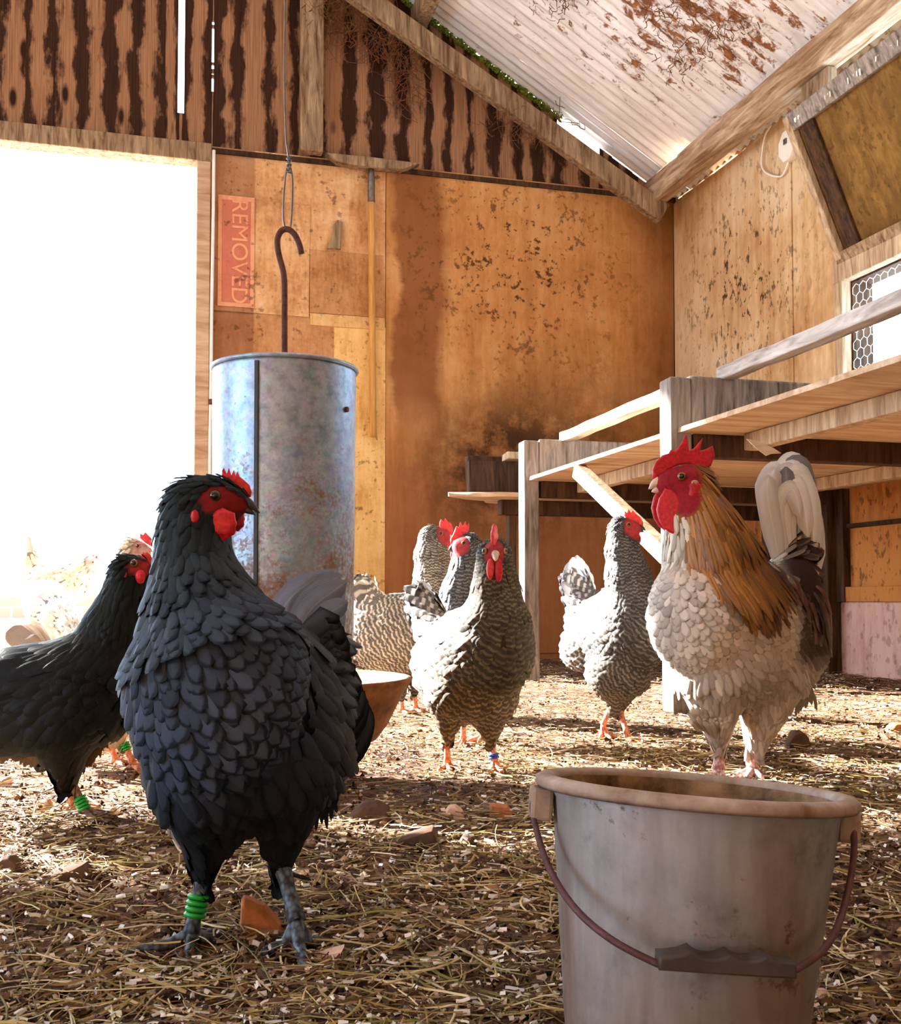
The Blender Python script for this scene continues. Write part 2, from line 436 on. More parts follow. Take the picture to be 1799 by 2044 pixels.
tag(npmesh('ground_yard', np.stack([YX, YY, YZ], -1).reshape(-1, 3), np.stack([I[:-1, :-1], I[1:, :-1], I[1:, 1:], I[:-1, 1:]], -1).reshape(-1, 4), M['yard']), kind='structure')
YARD = 0.096
def brick_mat():
    b = NB('pink_brick', 0.9, 0, 0.1)
    br = b.n('ShaderNodeTexBrick', {'Vector': b.coord('Object', (1, 1, 1), (math.pi / 2, 0, 0)), 'Color1': lin(196, 120, 96), 'Color2': lin(176, 100, 80), 'Mortar': lin(210, 190, 176), 'Scale': 1.0, 'Mortar Size': 0.014, 'Brick Width': 0.46, 'Row Height': 0.15})
    b.color(br.outputs['Color']); return b.m
bwl = box('wall_yard', (-8, -0.11, 0), (4.0, 0.11, 0.32), brick_mat(), bevel=0.006)
bwl.location = at(240, 1200, 14.0); bwl.location.z = YARD; bwl.rotation_euler.z = -YAW; tag(bwl, kind='structure')

# ------------------------------------------------------------------ back wall
JAMB = 0.215
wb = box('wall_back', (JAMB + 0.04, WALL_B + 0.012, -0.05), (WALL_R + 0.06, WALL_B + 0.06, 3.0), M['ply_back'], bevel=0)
tag(wb, kind='structure')
def sheet(x0, x1, z0, z1, t, mat, name='plywood_sheet', jit=0.004):
    return box(name, (x0, WALL_B + 0.0125 - t, z0), (x1, WALL_B + 0.0125, z1), mat, wb, bevel=0.002, jitter=jit)
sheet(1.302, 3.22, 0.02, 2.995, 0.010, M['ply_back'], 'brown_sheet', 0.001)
sheet(0.255, 1.296, 1.9, 2.998, 0.006, M['patch_orange'], 'orange_sheet')
sheet(0.262, 0.838, 2.03, 2.70, 0.016, M['patch_orange'], 'patch_board')
sheet(0.842, 1.285, 2.06, 2.44, 0.013, M['patch_tan'], 'patch_board')
sheet(0.25, 0.985, 1.55, 2.02, 0.014, M['patch_tan'], 'patch_board')
sheet(0.845, 1.292, 1.98, 2.055, 0.018, M['patch_pale'], 'batten_strip')
sheet(0.255, 1.298, 0.02, 1.995, 0.009, M['patch_cream'], 'cream_sheet')
box('wall_left_of_door', (WALL_L - 0.08, WALL_B - 0.02, -0.05), (WALL_L + 0.05, WALL_B + 0.08, 3.0), M['timber'])
tag(bpy.data.objects['wall_left_of_door'], kind='structure'); bpy.data.objects['wall_left_of_door'].name = 'trim_3'
jm = box('trim_1', (JAMB - 0.035, WALL_B - 0.04, -0.04), (JAMB + 0.045, WALL_B + 0.09, 2.90), M['board_under'], bevel=0.006, jitter=0.004)
tag(jm, kind='structure')
lt = box('trim_2', (WALL_L, WALL_B - 0.05, 2.885), (0.262, WALL_B + 0.075, 2.992), M['timber'], bevel=0.006, jitter=0.003); tag(lt, kind='structure')

# gable of waney-edged upright boards, with two open joints
edges = [WALL_L]
while edges[-1] < WALL_R: edges.append(edges[-1] + random.uniform(0.13, 0.185))
SLIT = (0.070, 0.106); CRACK = (0.262, 0.274)
V, F, UVs = [], [], []
def gboard(x0, x1, z0, z1l, z1r, k, y0=WALL_B + 0.03, t=0.022):
    b0 = len(V); y1 = y0 + t
    for y in (y0, y1):
        for x, z, u in ((x0, z0, 0.02), (x1, z0, 0.98), (x1, z1r, 0.98), (x0, z1l, 0.02)):
            V.append((x, y, z)); UVs.append((k + u, z))
    for f in ((0, 1, 2, 3), (7, 6, 5, 4), (0, 4, 5, 1), (1, 5, 6, 2), (2, 6, 7, 3), (3, 7, 4, 0)): F.append(tuple(b0 + i for i in f))
xs_ = [e for e in edges if abs(e - 0.09) > 0.07 and abs(e - 0.268) > 0.07 and abs(e - 2.42) > .05 and abs(e - 2.72) > .05] + [SLIT[0], SLIT[1], CRACK[0], CRACK[1], 2.42, 2.72, WALL_R]
xs_ = sorted(x for x in set(xs_) if x <= WALL_R)
for k, (a, b_) in enumerate(zip(xs_, xs_[1:])):
    if a == SLIT[0]: gboard(a, b_, 2.96, 3.185, 3.185, k); continue
    if a == CRACK[0]:
        zs = [2.96, 3.30, 3.305, 3.335, 3.42, 3.437, 3.45, 3.47, 3.50, 3.51, 3.72, 3.735, 3.76]
        for z0, z1 in zip(zs[::2], zs[1::2]): gboard(a, b_, z0, z1, z1, k)
        gboard(a, b_, 3.76, roofz(a), roofz(b_), k); continue
    if a < RIDGE < b_: gboard(a, RIDGE, 2.96, roofz(a) + .004, roofz(RIDGE) + .004, k); gboard(RIDGE, b_, 2.96, roofz(RIDGE) + .004, roofz(b_) + .004, k); continue
    m_ = (a + b_) / 2
    off = -0.085 if 2.42 < m_ < 2.72 else 0
    gboard(a - 0.004 * (a not in SLIT + CRACK), b_ + 0.004 * (b_ not in SLIT + CRACK), 2.96, roofz(a) + 0.004 + off, roofz(b_) + 0.004 + off, k, WALL_B + 0.03 + random.uniform(0, 0.006))
wg = npmesh('wall_gable', V, F, M['gable'], smooth=False, uv=UVs); tag(wg, kind='structure')
tie = box('trim_4', (0.255, WALL_B - 0.01, 2.955), (WALL_R, WALL_B + 0.03, 2.985), M['timber_dark'], bevel=0.003); tag(tie, kind='structure')

# stud on the gable, rafter, purlins
def beam(name, a, b, w, h, mat, label, up=UP, segs=10, wob=0.002):
    o = bar(name, a, b, w, h, mat, None, up, 0.006, segs, wob); tag(o, label, 'beam', 'roof timbers'); return o
beam('wall_stud', (0.835, WALL_B - 0.055, 2.995), (0.835, WALL_B - 0.055, roofz(0.83) - 0.03), 0.135, 0.07, M['timber'], 'upright timber stud against the dark gable boards above the feeder hook', up=Vector((0, 1, 0)))
beam('rafter', (3.06, 6.10, 2.80), (-.6, 6.10, 2.80 + 3.66 * 0.575), 0.07, 0.125, M['timber'], 'sloping timber rafter in front of the gable boards')
beam('purlin', (3.03, 6.29, 2.955), (3.03, -2.4, 2.955), 0.10, 0.16, wood('purlin_wood', lin(212, 190, 160), lin(120, 82, 50), grain=(5, 0.6, 5)), 'long pale purlin under the tin roof nearest the right wall', segs=30, wob=0.003)
beam('purlin', (1.50, 6.29, roofz(1.5) - 0.085), (1.50, -2.4, roofz(1.5) - 0.085), 0.09, 0.14, M['timber'], 'upper purlin whose end shows at the top edge above the rafter', segs=20)

# ------------------------------------------------------------------ roof of corrugated tin
rq = np.arange(WALL_F - 0.1, WALL_B + 0.10, 0.0095); amp = 0.0095
def roof_side(name, p0, p1):
    ps = np.linspace(p0, p1, 60)
    P_, Q_ = np.meshgrid(ps, rq, indexing='ij')
    lap = np.zeros_like(P_)
    Z_ = EAVE + SLOPE * (WALL_R - RIDGE - np.abs(P_ - RIDGE)) + 0.012 + amp * np.sin(Q_ * 2 * np.pi / 0.076) + 0.006 * (vnoise(P_ * 1.2 + 9, Q_ * 1.2 + 90, 77) - .5)
    Z_ += np.where((np.floor(Q_ / 0.76) % 2) == 0, 0.004, 0)
    I = np.arange(P_.size).reshape(P_.shape)
    o = npmesh(name, np.stack([P_, Q_, Z_], -1).reshape(-1, 3), np.stack([I[:-1, :-1], I[1:, :-1], I[1:, 1:], I[:-1, 1:]], -1).reshape(-1, 4), M['roof'])
    s = o.modifiers.new('thick', 'SOLIDIFY'); s.thickness = 0.004; s.offset = 1
    return tag(o, kind='structure')
roof_side('ceiling_right', RIDGE, WALL_R + 0.25); roof_side('ceiling_left', WALL_L - 0.25, RIDGE)
# moss grown along the verge
mv = []
for i in range(900):
    p = random.uniform(1.1, 2.45); r = random.uniform(0.004, 0.012)
    mv.append((p, 6.285 + random.uniform(-0.012, 0.02), roofz(p) - 0.012 + random.uniform(-0.016, 0.012), r))
bm = bmesh.new()
for p, q, z, r in mv: bmesh.ops.create_icosphere(bm, subdivisions=1, radius=r, matrix=Matrix.Translation((p, q, z)))
tag(bmobj('moss', bm, M['moss'], smooth=True), 'bright green moss along the verge between the gable and the tin roof', 'moss', kind='stuff')
# dusty cobwebs and old nest straw hanging on the rafter and roof
def strands(name, spots, n, ln, r, mat, label, cat):
    Vs, Fs, o = [], [], 0
    for c, sp in spots:
        for _ in range(n):
            a = Vector(c) + Vector([random.gauss(0, 1) * s for s in sp]); pts = [a]
            d = Vector((random.gauss(0, 1), random.gauss(0, .4), random.gauss(-0.3, 1))).normalized()
            for k in range(4):
                d = (d + Vector([random.gauss(0, .5) for _ in range(3)])).normalized(); pts.append(pts[-1] + d * ln / 4 * random.uniform(.5, 1.4))
            v, f = tube_np(pts, r * random.uniform(.6, 1.3), 3, False); Vs.append(v); Fs += [tuple(i + o for i in q) for q in f]; o += len(v)
    return tag(npmesh(name, np.concatenate(Vs), Fs, mat), label, cat, kind='stuff')
strands('cobwebs', [((1.05, 6.2, 3.80), (.12, .03, .08)), ((1.25, 6.2, 3.72), (.12, .03, .06)), ((1.40, 6.22, 3.55), (.05, .02, .10)), ((0.98, 6.2, 3.9), (.1, .03, .05)), ((2.2, 6.15, 3.30), (.18, .03, .04))], 90, 0.16, 0.0022, M['cobweb'], 'brown dusty cobwebs clinging below the rafter by the gable', 'cobweb')
sp = [((p, q, roofz(p) - 0.02), (.10, .12, .012)) for p, q in [(2.2, 4.7), (2.5, 4.9), (2.7, 5.1), (2.0, 4.5), (2.45, 4.4), (2.75, 4.75), (1.9, 5.0), (2.1, 5.3), (1.75, 4.2)]]
strands('nest_debris', sp, 70, 0.06, 0.0022, M['cobweb'], 'brown straw and nest debris stuck to the whitewashed tin roof', 'debris')

# ------------------------------------------------------------------ right wall with its meshed window and tilted hatch
WQ1, WQ0, WZ0, WZ1 = 4.46, 2.2, 1.36, 1.91
HZ0, HZ1 = 2.06, 2.80
bm = bmesh.new()
T = WALL_R + 0.12
for lo, hi in (((WALL_R, WQ1, -.05), (T, WALL_B + .06, 2.985)), ((WALL_R, WALL_F, -.05), (T, WQ1, WZ0)), ((WALL_R, WALL_F, WZ1), (T, WQ1, HZ0)), ((WALL_R, WALL_F, HZ1), (T, WQ1, 2.985)), ((WALL_R, WALL_F, WZ0), (T, WQ0, WZ1)), ((WALL_R, WALL_F, HZ0), (T, WQ0, HZ1))):
    bm_box(bm, lo, hi)
wr = bmobj('wall_right', bm, M['ply_right']); tag(wr, kind='structure')
box('plywood_sheet', (WALL_R - 0.012, 4.93, 0.95), (WALL_R + .001, WALL_B, 2.945), M['ply_right'], wr, 0.002, 0.001)
box('plywood_sheet', (WALL_R - 0.010, 4.56, 0.95), (WALL_R + .001, 4.925, 2.70), M['ply_right'], wr, 0.002, 0.002)
box('lower_panel', (WALL_R - 0.008, 4.56, 0.40), (WALL_R + .001, WALL_B, 0.96), M['panel_low'], wr, 0.002)
box('lower_panel', (WALL_R - 0.008, 1.2, 0.40), (WALL_R + .001, 4.48, 0.96), M['panel_low'], wr, 0.002)
box('plinth', (WALL_R - 0.020, -1.5, -0.02), (WALL_R + .001, WALL_B, 0.345), M['pink_plinth'], wr, 0.004)
for (q0, q1, z0, z1, t, mt) in ((4.475, 4.555, 0.345, 1.0, .05, 'timber_dark'), (-1.5, 4.475, .345, .415, .04, 'panel_low'), (4.555, 6.2, .345, .40, .035, 'panel_low'), (-1.5, 4.475, .70, .72, .03, 'timber_dark')):
    box('batten', (WALL_R - t, q0, z0), (WALL_R + .001, q1, z1), M[mt], wr, 0.003, .002)
# window frame, and hexagonal wire netting over the opening
wf = box('window_1', (WALL_R - 0.05, WQ1 - 0.005, 0.98), (WALL_R + .002, WQ1 + 0.055, 2.02), M['timber_pale'], bevel=.004); tag(wf, kind='structure')
box('window_rail', (WALL_R - 0.055, WQ0, WZ1 - 0.005), (WALL_R + .002, WQ1 + 0.06, 2.03), M['timber_pale'], wf, .005, .002)
box('window_sill', (WALL_R - 0.04, WQ0, WZ0 - 0.07), (WALL_R + .02, WQ1, WZ0), M['timber_pale'], wf, .004)
def hexnet(q0, q1, z0, z1, s=0.030):
    segs = set(); dx = s * math.sqrt(3); row = 0; z = z0
    def k(q, zz): return (round(q, 4), round(zz, 4))
    while z < z1:
        q = q0 + (dx / 2 if row % 2 else 0)
        while q < q1:
            P6 = [k(q + s * math.cos(math.pi / 6 + i * math.pi / 3), z + s * math.sin(math.pi / 6 + i * math.pi / 3)) for i in range(6)]
            for a, b in zip(P6, P6[1:] + P6[:1]): segs.add((min(a, b), max(a, b)))
            q += dx
        z += 1.5 * s; row += 1
    cv = [([(WALL_R + 0.004, a[0], a[1]), (WALL_R + 0.004, b[0], b[1])], 0.0021) for a, b in segs if q0 <= a[0] <= q1 and q0 <= b[0] <= q1 and z0 <= a[1] <= z1 and z0 <= b[1] <= z1]
    Vs, Fs, o = [], [], 0
    for pts, r in cv:
        v, f = tube_np(pts, r, 4, False); Vs.append(v); Fs += [tuple(i + o for i in q) for q in f]; o += len(v)
    return npmesh('wire_netting', np.concatenate(Vs), Fs, M['chalk'], wf)
box('window_lining', (WALL_R + .006, WQ1 - .012, WZ0), (WALL_R + .12, WQ1 - .0005, WZ1), M['timber_dark'], wf, .001); box('window_lining', (WALL_R + .006, WQ0, WZ1 - .012), (WALL_R + .12, WQ1 - .013, WZ1 - .0005), M['timber_dark'], wf, .001)
hexnet(3.3, WQ1 - .004, WZ0, WZ1)
# bottom-hung hatch leaning into the room
hz0, hz1, hp0, hp1 = 2.035, 2.66, WALL_R - 0.03, WALL_R - 0.30
hatch = empty('ventilation_hatch', (hp0, 3.6, hz0), 'dark board hatch leaning inward above the meshed window', 'hatch')
o_ = Vector((hp0, 3.6, hz0)); hq1, hq0 = 4.45, 2.3
def hp(q, t, n=0.0):
    d = Vector((hp1 - hp0, 0, hz1 - hz0)); nn = Vector((-d.z, 0, d.x)).normalized()
    return Vector((hp0, q, hz0)) + d * t + nn * n - o_
bm = bmesh.new()
bm_bar(bm, (hp(hq1, .5)), (hp(hq0, .5)), 0.66, 0.016, up=Vector((-(hz1 - hz0), 0, (hp1 - hp0))).normalized()); bmobj('board', bm, M['hatch_ply'], hatch)
nrm = Vector((-(hz1 - hz0), 0, (hp1 - hp0))).normalized()
bar('top_rail', hp(hq1 + .02, 1.0, .02), hp(hq0, 1.0, .02), 0.085, 0.05, M['timber_grey'], hatch, nrm)
bar('bottom_rail', hp(hq1 + .03, -.02, .015), hp(hq0, -.02, .015), 0.07, 0.05, M['timber'], hatch, nrm)
bar('side_stile', hp(hq1, -.02, .03), hp(hq1, 1.05, .03), 0.045, 0.035, M['timber_pale'], hatch, nrm)
bar('side_batten', hp(hq1 - .10, -.02, .016), hp(hq1 - .10, .96, .016), 0.10, 0.02, M['timber_dark'], hatch, nrm)
bm = bmesh.new()
for _ in range(34):
    q = random.uniform(3.0, 4.4); l = random.uniform(.008, .045); c = hp(q, 1.0, 0.046)
    bm_bar(bm, c + Vector((0, 0, .02)), c + Vector((0.001, random.uniform(-.006, .006), .02 - l)), random.uniform(.004, .010), .003, up=nrm)
bmobj('droppings', bm, M['chalk'], hatch)['kind'] = 'stuff'
# packing block and junction box with its cable
tag(bar('packing_block', (WALL_R - 0.20, 4.40, 2.70), (WALL_R - 0.20, 4.40, 2.87), 0.05, 0.22, M['timber'], None, Vector((0, 1, 0))), 'short wood block between the hatch top and the roof', 'block')
jb = empty('junction_box', on_right(1583, 292, WALL_R - .012), 'white electrical junction box with looped cable on the right wall', 'junction box')
bx = []
for i in range(8):
    a = math.pi / 8 + i * math.pi / 4; bx.append((0, 0.075 * math.cos(a), 0.088 * math.sin(a)))
flat_poly('cover', [Vector((-.02, y, z)) for _, y, z in bx], (1, 0, 0), 0.05, M['chalk'], jb, 0.006)
box('terminal', (-.052, -.015, .005), (-.04, .012, .035), M['steel'], jb, .002)
cb = [on_right(x, y, WALL_R - .03) - jb.location for x, y in ((1578, 300), (1572, 330), (1562, 350), (1548, 352), (1530, 345), (1521, 330), (1522, 305), (1528, 270), (1540, 250))]
cb2 = [on_right(x, y, WALL_R - .03) - jb.location for x, y in ((1583, 275), (1605, 235), (1600, 218), (1580, 207))]
tubes('cable', [(spline(cb, 8), 0.0055), (spline(cb2, 8), 0.0055)], M['rope'], jb, 6)

# remaining walls out of frame, with a small fill-light opening added behind the camera
M['ply_dull'] = plywood('ply_dull', lin(226, 190, 138), lin(206, 150, 86), lin(170, 106, 48))
bm = bmesh.new(); LQ0, LQ1, LZ0, LZ1 = -1.0, 2.6, 0.6, 2.4                # opening added in the unseen left wall to let in bluish sky fill
for lo, hi in (((WALL_L - .06, WALL_F, -.05), (WALL_L, LQ0, 2.98)), ((WALL_L - .06, LQ1, -.05), (WALL_L, WALL_B + .06, 2.98)), ((WALL_L - .06, LQ0, -.05), (WALL_L, LQ1, LZ0)), ((WALL_L - .06, LQ0, LZ1), (WALL_L, LQ1, 2.98))): bm_box(bm, lo, hi)
tag(bmobj('wall_left', bm, M['ply_dull']), kind='structure')
bm = bmesh.new()
FO = (-0.2, 0.2, 0.5)
bm_box(bm, (WALL_L, WALL_F - .06, -.05), (FO[0], WALL_F, 2.98)); bm_box(bm, (FO[1], WALL_F - .06, -.05), (WALL_R, WALL_F, 2.98)); bm_box(bm, (FO[0], WALL_F - .06, FO[2]), (FO[1], WALL_F, 2.98))
b0 = [bm.verts.new((x, WALL_F - .03, z)) for x, z in ((WALL_L, 2.98), (WALL_R, 2.98), (RIDGE, roofz(RIDGE)))]; bm.faces.new(b0)
tag(bmobj('wall_front', bm, M['ply_dull']), kind='structure')
portal((( WALL_L + JAMB) / 2, WALL_B + .12, 1.45), (-math.pi / 2, 0, 0), JAMB - WALL_L, 2.9)
portal((WALL_L - .09, (LQ0 + LQ1) / 2, (LZ0 + LZ1) / 2), (0, -math.pi / 2, 0), LZ1 - LZ0, LQ1 - LQ0)
portal((WALL_R + .13, (WQ0 + WQ1) / 2, 2.07), (0, math.pi / 2, 0), 1.45, WQ1 - WQ0)
# ------------------------------------------------------------------ furniture of the shed
def bench(name, q0, q1, label, near_post):
    PB = 1.60; zs = 0.893
    o = empty(name, (PB + .04, q1, 0), label, 'perch bench', 'slatted perch benches along the right wall'); L = Vector(o.location)
    def b(n, lo, hi, mat, bev=.004, jit=.002): return box(n, [a - c for a, c in zip(lo, L)], [a - c for a, c in zip(hi, L)], mat, o, bev, jit)
    # shelf with a ragged front edge
    n = 60; V, F = [], []
    for i in range(n + 1):
        q = q0 + (q1 - q0) * i / n; j = 0.012 * (vnoise(np.array(q * 9), np.array(3.3), 5) - .5) + 0.006 * (vnoise(np.array(q * 40), np.array(1.3), 6) - .5)
        for p, z in ((PB + j, zs), (WALL_R - .022, zs), (WALL_R - .022, zs + .016), (PB + j + .002, zs + .016)): V.append((p - L.x, q - L.y, z + j * .3))
    for i in range(n):
        for k in range(4): F.append((i * 4 + k, i * 4 + (k + 1) % 4, i * 4 + 4 + (k + 1) % 4, i * 4 + 4 + k))
    F += [(0, 3, 2, 1), (n * 4, n * 4 + 1, n * 4 + 2, n * 4 + 3)]
    npmesh('shelf_board', V, F, M['board_under'], o, False)
    b('leg', (PB - .022, q1 - .01, -.02), (PB + .052, q1 + .075, 1.075), M['timber_grey'], .008)
    b('leg', (WALL_R - .10, q1 - .01, -.02), (WALL_R - .03, q1 + .06, 0.89), M['timber_dark'])
    if near_post:
        b('leg', (PB - .022, q0 - .01, -.02), (PB + .052, q0 + .065, 1.075), M['timber_grey'], .008)
    b('end_board', (PB + .052, q1 - .012, zs + .014), (WALL_R - .03, q1 + .03, 1.082), M['timber_grey'], .008, .003)
    bar('perch_rail', Vector((PB + .185, q1 + .02, 1.098)) - L, Vector((PB + .165, q0 + .07, 1.098)) - L, .055, .045, wood('perch_wood', lin(214, 206, 198), lin(120, 104, 92), grain=(5, .6, 5)), o, segs=12, wob=.002, bevel=.006)
    for p in (PB + .24, WALL_R - .42):
        bar('batten', Vector((p, q0 + .02, zs - .028)) - L, Vector((p, q1 - .05, zs - .028)) - L, .05, .054, M['timber_pale'], o)
    b('cross_beam', (PB + .06, q1 - .005, zs - .075), (WALL_R - .03, q1 + .055, zs - .001), M['timber_dark'])
    return o
b1 = bench('perch_bench', 3.20, 4.54, 'far perch bench with a diagonal brace, nearest the back wall', False)
bar('brace', Vector((1.615, 3.98, .875)) - b1.location, Vector((1.615, 3.20, .50)) - b1.location, .045, .06, M['timber_pale'], b1)
b2 = bench('perch_bench', 1.72, 3.11, 'nearer perch bench behind the rooster with torn splinter hanging underneath', True)
L2 = Vector(b2.location)
sp = [at(x, y, 2.75) for x, y in ((1490, 876), (1512, 880), (1545, 895), (1560, 905), (1540, 906), (1530, 910), (1512, 897))]
flat_poly('splinter', [p - L2 for p in sp], FWD, .006, M['board_under'], b2, .001)

# loose boards on the far shelf by the back wall
lb = [(1.33, 4.93), (1.52, 4.88), (1.56, 4.85), (1.9, 4.86), (3.19, 4.86), (3.19, 5.3), (1.75, 5.28), (1.60, 5.2), (1.56, 5.1), (1.45, 5.05)]
nb = empty('nest_shelf', (2.4, 5.1, .86), 'broken thin shelf board with ragged left end beyond the far bench', 'shelf')
flat_poly('board', [Vector((x - 2.4, y - 5.1, .014 * math.sin(x * 5))) * 1.0 if False else Vector((x - 2.4, y - 5.1, 0.0)) for x, y in lb], (0, 0, 1), .022, M['board_under'], nb, .002)
box('bearer', (1.62 - 2.4, 5.0 - 5.1, -.085), (3.2 - 2.4, 5.06 - 5.1, -.011), M['timber_dark'], nb)
box('leg', (3.1 - 2.4, 5.0 - 5.1, -.87), (3.16 - 2.4, 5.06 - 5.1, -.085), M['timber_dark'], nb)
box('leg', (1.66 - 2.4, 5.0 - 5.1, -.87), (1.70 - 2.4, 5.05 - 5.1, -.085), M['timber_dark'], nb)
nx_ = empty('nest_box', (1.85, 5.12, .872), 'dark old plank box lying on the broken shelf against the mould stain', 'box')
box('front_board', (-.40, -.16, 0), (.45, -.13, .16), M['timber_dark'], nx_, .004, .006)
box('back_board', (-.34, .10, 0), (.45, .13, .22), M['timber_dark'], nx_, .004, .006)
box('top_slat', (-.22, -.20, .165), (.42, -.10, .20), M['timber_pale'], nx_, .004, .006)

# broom hung upside down on the back wall
qb = WALL_B - .045
hb = empty('broom', on_back(742, 500, qb), 'wooden broom hanging head up on the back wall right of the hook', 'broom'); LB = Vector(hb.location)
hd = [on_back(x, y, qb) - LB for x, y in ((650, 309), (742, 318), (836, 330), (800, 342), (742, 338), (700, 333), (672, 326))]
flat_poly('broom_head', hd, (0, 1, 0), .07, M['timber'], hb, .004)
pts = [on_back(x, y, qb) - LB for x, y in ((741, 400), (743, 640), (745, 872))]
tubes('handle', [(spline(pts, 8), .0205)], wood('broom_stick', lin(222, 176, 104), lin(180, 124, 60), grain=(8, 8, .5), which='Object'), hb, 12)
tubes('ferrule', [([on_back(741, 338, qb) - LB, on_back(741, 352, qb) - LB, on_back(741, 384, qb) - LB, on_back(741.5, 404, qb) - LB], [.018, .022, .022, .0225])], M['steel'], hb, 12)
# wooden turn button, and the old warning board
tp = [on_back(x, y, WALL_B - .012) for x, y in ((652, 496), (664, 470), (666, 448), (674, 440), (684, 444), (684, 466), (680, 498))]
tag(flat_poly('turn_button', tp, (0, 1, 0), .022, M['timber'], None, .003), 'small wooden turn button latch above the pale patch board', 'latch')
sg = empty('sign', on_back(471, 501, WALL_B - .008), 'faded red sign with pale letters turned sideways beside the door', 'sign'); LS = Vector(sg.location)
M['sign_red'] = patch_mat('sign_red', lin(204, 128, 104), lin(196, 112, 90), lin(184, 118, 88), -9)
M['sign_pale'] = patch_mat('sign_pale', lin(226, 170, 132), lin(222, 160, 120), lin(206, 134, 96), -9)
def srect(n, x0, y0, x1, y1, dy, mat, par):
    a = on_back(x0, y0, WALL_B - .008) - LS; c = on_back(x1, y1, WALL_B - .008) - LS
    return box(n, (a.x, dy - .004, c.z), (c.x, dy, a.z), mat, par, .001)
srect('plate', 436, 388, 507, 615, 0.002, M['sign_pale'], sg)
srect('red_field', 444, 398, 499, 606, -.001, M['sign_red'], sg)
tc = bpy.data.curves.new('t', 'FONT'); tc.body = 'REMOVED'; tc.size = .142; tc.extrude = .0012; tc.space_character = 0.98
to = bpy.data.objects.new('t', tc); COL.objects.link(to)
dg = bpy.context.evaluated_depsgraph_get(); dg.update()
tm = bpy.data.meshes.new_from_object(to.evaluated_get(dg)); bpy.data.objects.remove(to); bpy.data.curves.remove(tc)
xs2 = [v.co.x for v in tm.vertices]; ln = max(xs2) - min(xs2)
want = abs((on_back(485, 400) - on_back(485, 604)).z)
for v in tm.vertices:
    x, y, z = v.co; x = (x - min(xs2)) / ln * want
    base = on_back(464, 400, WALL_B - .008) - LS
    v.co = (base.x + y * .93, -.0065 - z, base.z - x)
tm.materials.append(M['sign_pale']); lt_ = bpy.data.objects.new('lettering', tm); link(lt_, sg)

# ------------------------------------------------------------------ hanging feeder
D_F = 2.10
fc = at(569, 738, D_F); fz0, fz1 = 0.150, fc.z
feeder = empty('hanging_feeder', (fc.x, fc.y, at(567, 1482, D_F).z), 'tall galvanized tube feeder with rusty bowl hanging by a hook', 'feeder'); LF = Vector(feeder.location)
def galv():
    b = NB('galvanised', 0.48, 0.75, 0.5); v = b.coord('Object')
    sp_ = b.n('ShaderNodeTexVoronoi', {'Vector': v, 'Scale': 60.0}).outputs['Color']
    n1 = b.noise(v, 7, 5, 0.65); n2 = b.noise(v, 46, 4, 0.7)
    base = b.mix(0.22, lin(140, 162, 188), sp_)
    base = b.mix(0.75, base, b.ramp(n2, [(0.3, lin(104, 124, 146)), (0.7, lin(176, 194, 214))]))
    Z = b.n('ShaderNodeSeparateXYZ', {0: v}).outputs[2]
    n3 = b.noise(v, 130, 3, .7); r = b.math('ADD', b.math('MULTIPLY', n3, .34), b.math('ADD', b.math('MULTIPLY', n2, .28), b.math('MULTIPLY', n1, .38)))
    thr = b.step(Z, 0.16, 0.75, 0.11, -0.09)
    m = b.step(b.math('ADD', r, thr), 0.51, 0.62)
    c = b.mix(m, base, b.ramp(n3, [(0.35, lin(74, 52, 36)), (0.65, lin(134, 104, 74))]))
    b.color(c); b.t.links.new(b.step(m, 0, 1, 0.75, 0.05), b.b.inputs['Metallic']); b.t.links.new(b.step(m, 0, 1, 0.46, 0.85), b.b.inputs['Roughness'])
    return b.m
M['galv'] = galv()
M['bowl'] = plain('rusty_bowl', lin(150, 96, 54), 0.75, 0.1, 0.35, 22, 0.15, c2=lin(96, 56, 28))
R0, R1 = 0.1405, 0.137
zt = fz1 - LF.z; zb = 0.10
lathe('tube', [(R1, zb), (R1 + .001, zb + .2), (R0, zt - .012), (R0, zt), (R0 - .003, zt), (R1 - .004, zb)], M['galv'], feeder, 96)
rp = [(R0 + .0015 + .0042 * math.cos(a), zt - .002 + .0042 * math.sin(a)) for a in np.linspace(0, 2 * math.pi, 10, endpoint=False)]
lathe('rim', rp, M['galv'], feeder, 96, closed=True)
# folded seam on the side facing the room
ang = math.atan2(-1, 0); fwd_ang = math.atan2(-fc.y, -fc.x) - 0.0
sa = fwd_ang - math.asin((517 - 569) / 142.0 * -1) * 1.0
sa = fwd_ang - math.asin(52 / 142.0)
sx = Vector((math.cos(sa), math.sin(sa), 0))
bar('seam', sx * (R1 + .001) + UP * (zb + .01), sx * (R0 + .001) + UP * (zt - .012), .008, .005, plain('seam_dark', lin(70, 74, 80), .6, .6, .2), feeder, sx, .001)
ra = fwd_ang + math.asin(118 / 142.0); rx = Vector((math.cos(ra), math.sin(ra), 0))
tubes('rivet', [([rx * (R0 - .002) + UP * (zt - .09), rx * (R0 + .004) + UP * (zt - .09)], .0055)], M['rust_steel'], feeder, 8)
Rb = 0.252
lathe('bowl', [(0.0, .0), (.17, .002), (.185, .008), (.205, .035), (Rb - .008, .112), (Rb, .120), (Rb, .127), (Rb - .006, .128), (Rb - .014, .118), (.19, .03), (.0, .022)], M['bowl'], feeder, 96)
lathe('feed', [(0.0, .105), (.14, .10), (.20, .082), (.222, .07)], plain('grain_feed', lin(206, 164, 108), .95, var=.4, scale=90, bump=.6), feeder, 48)
ba = fwd_ang + 0.47
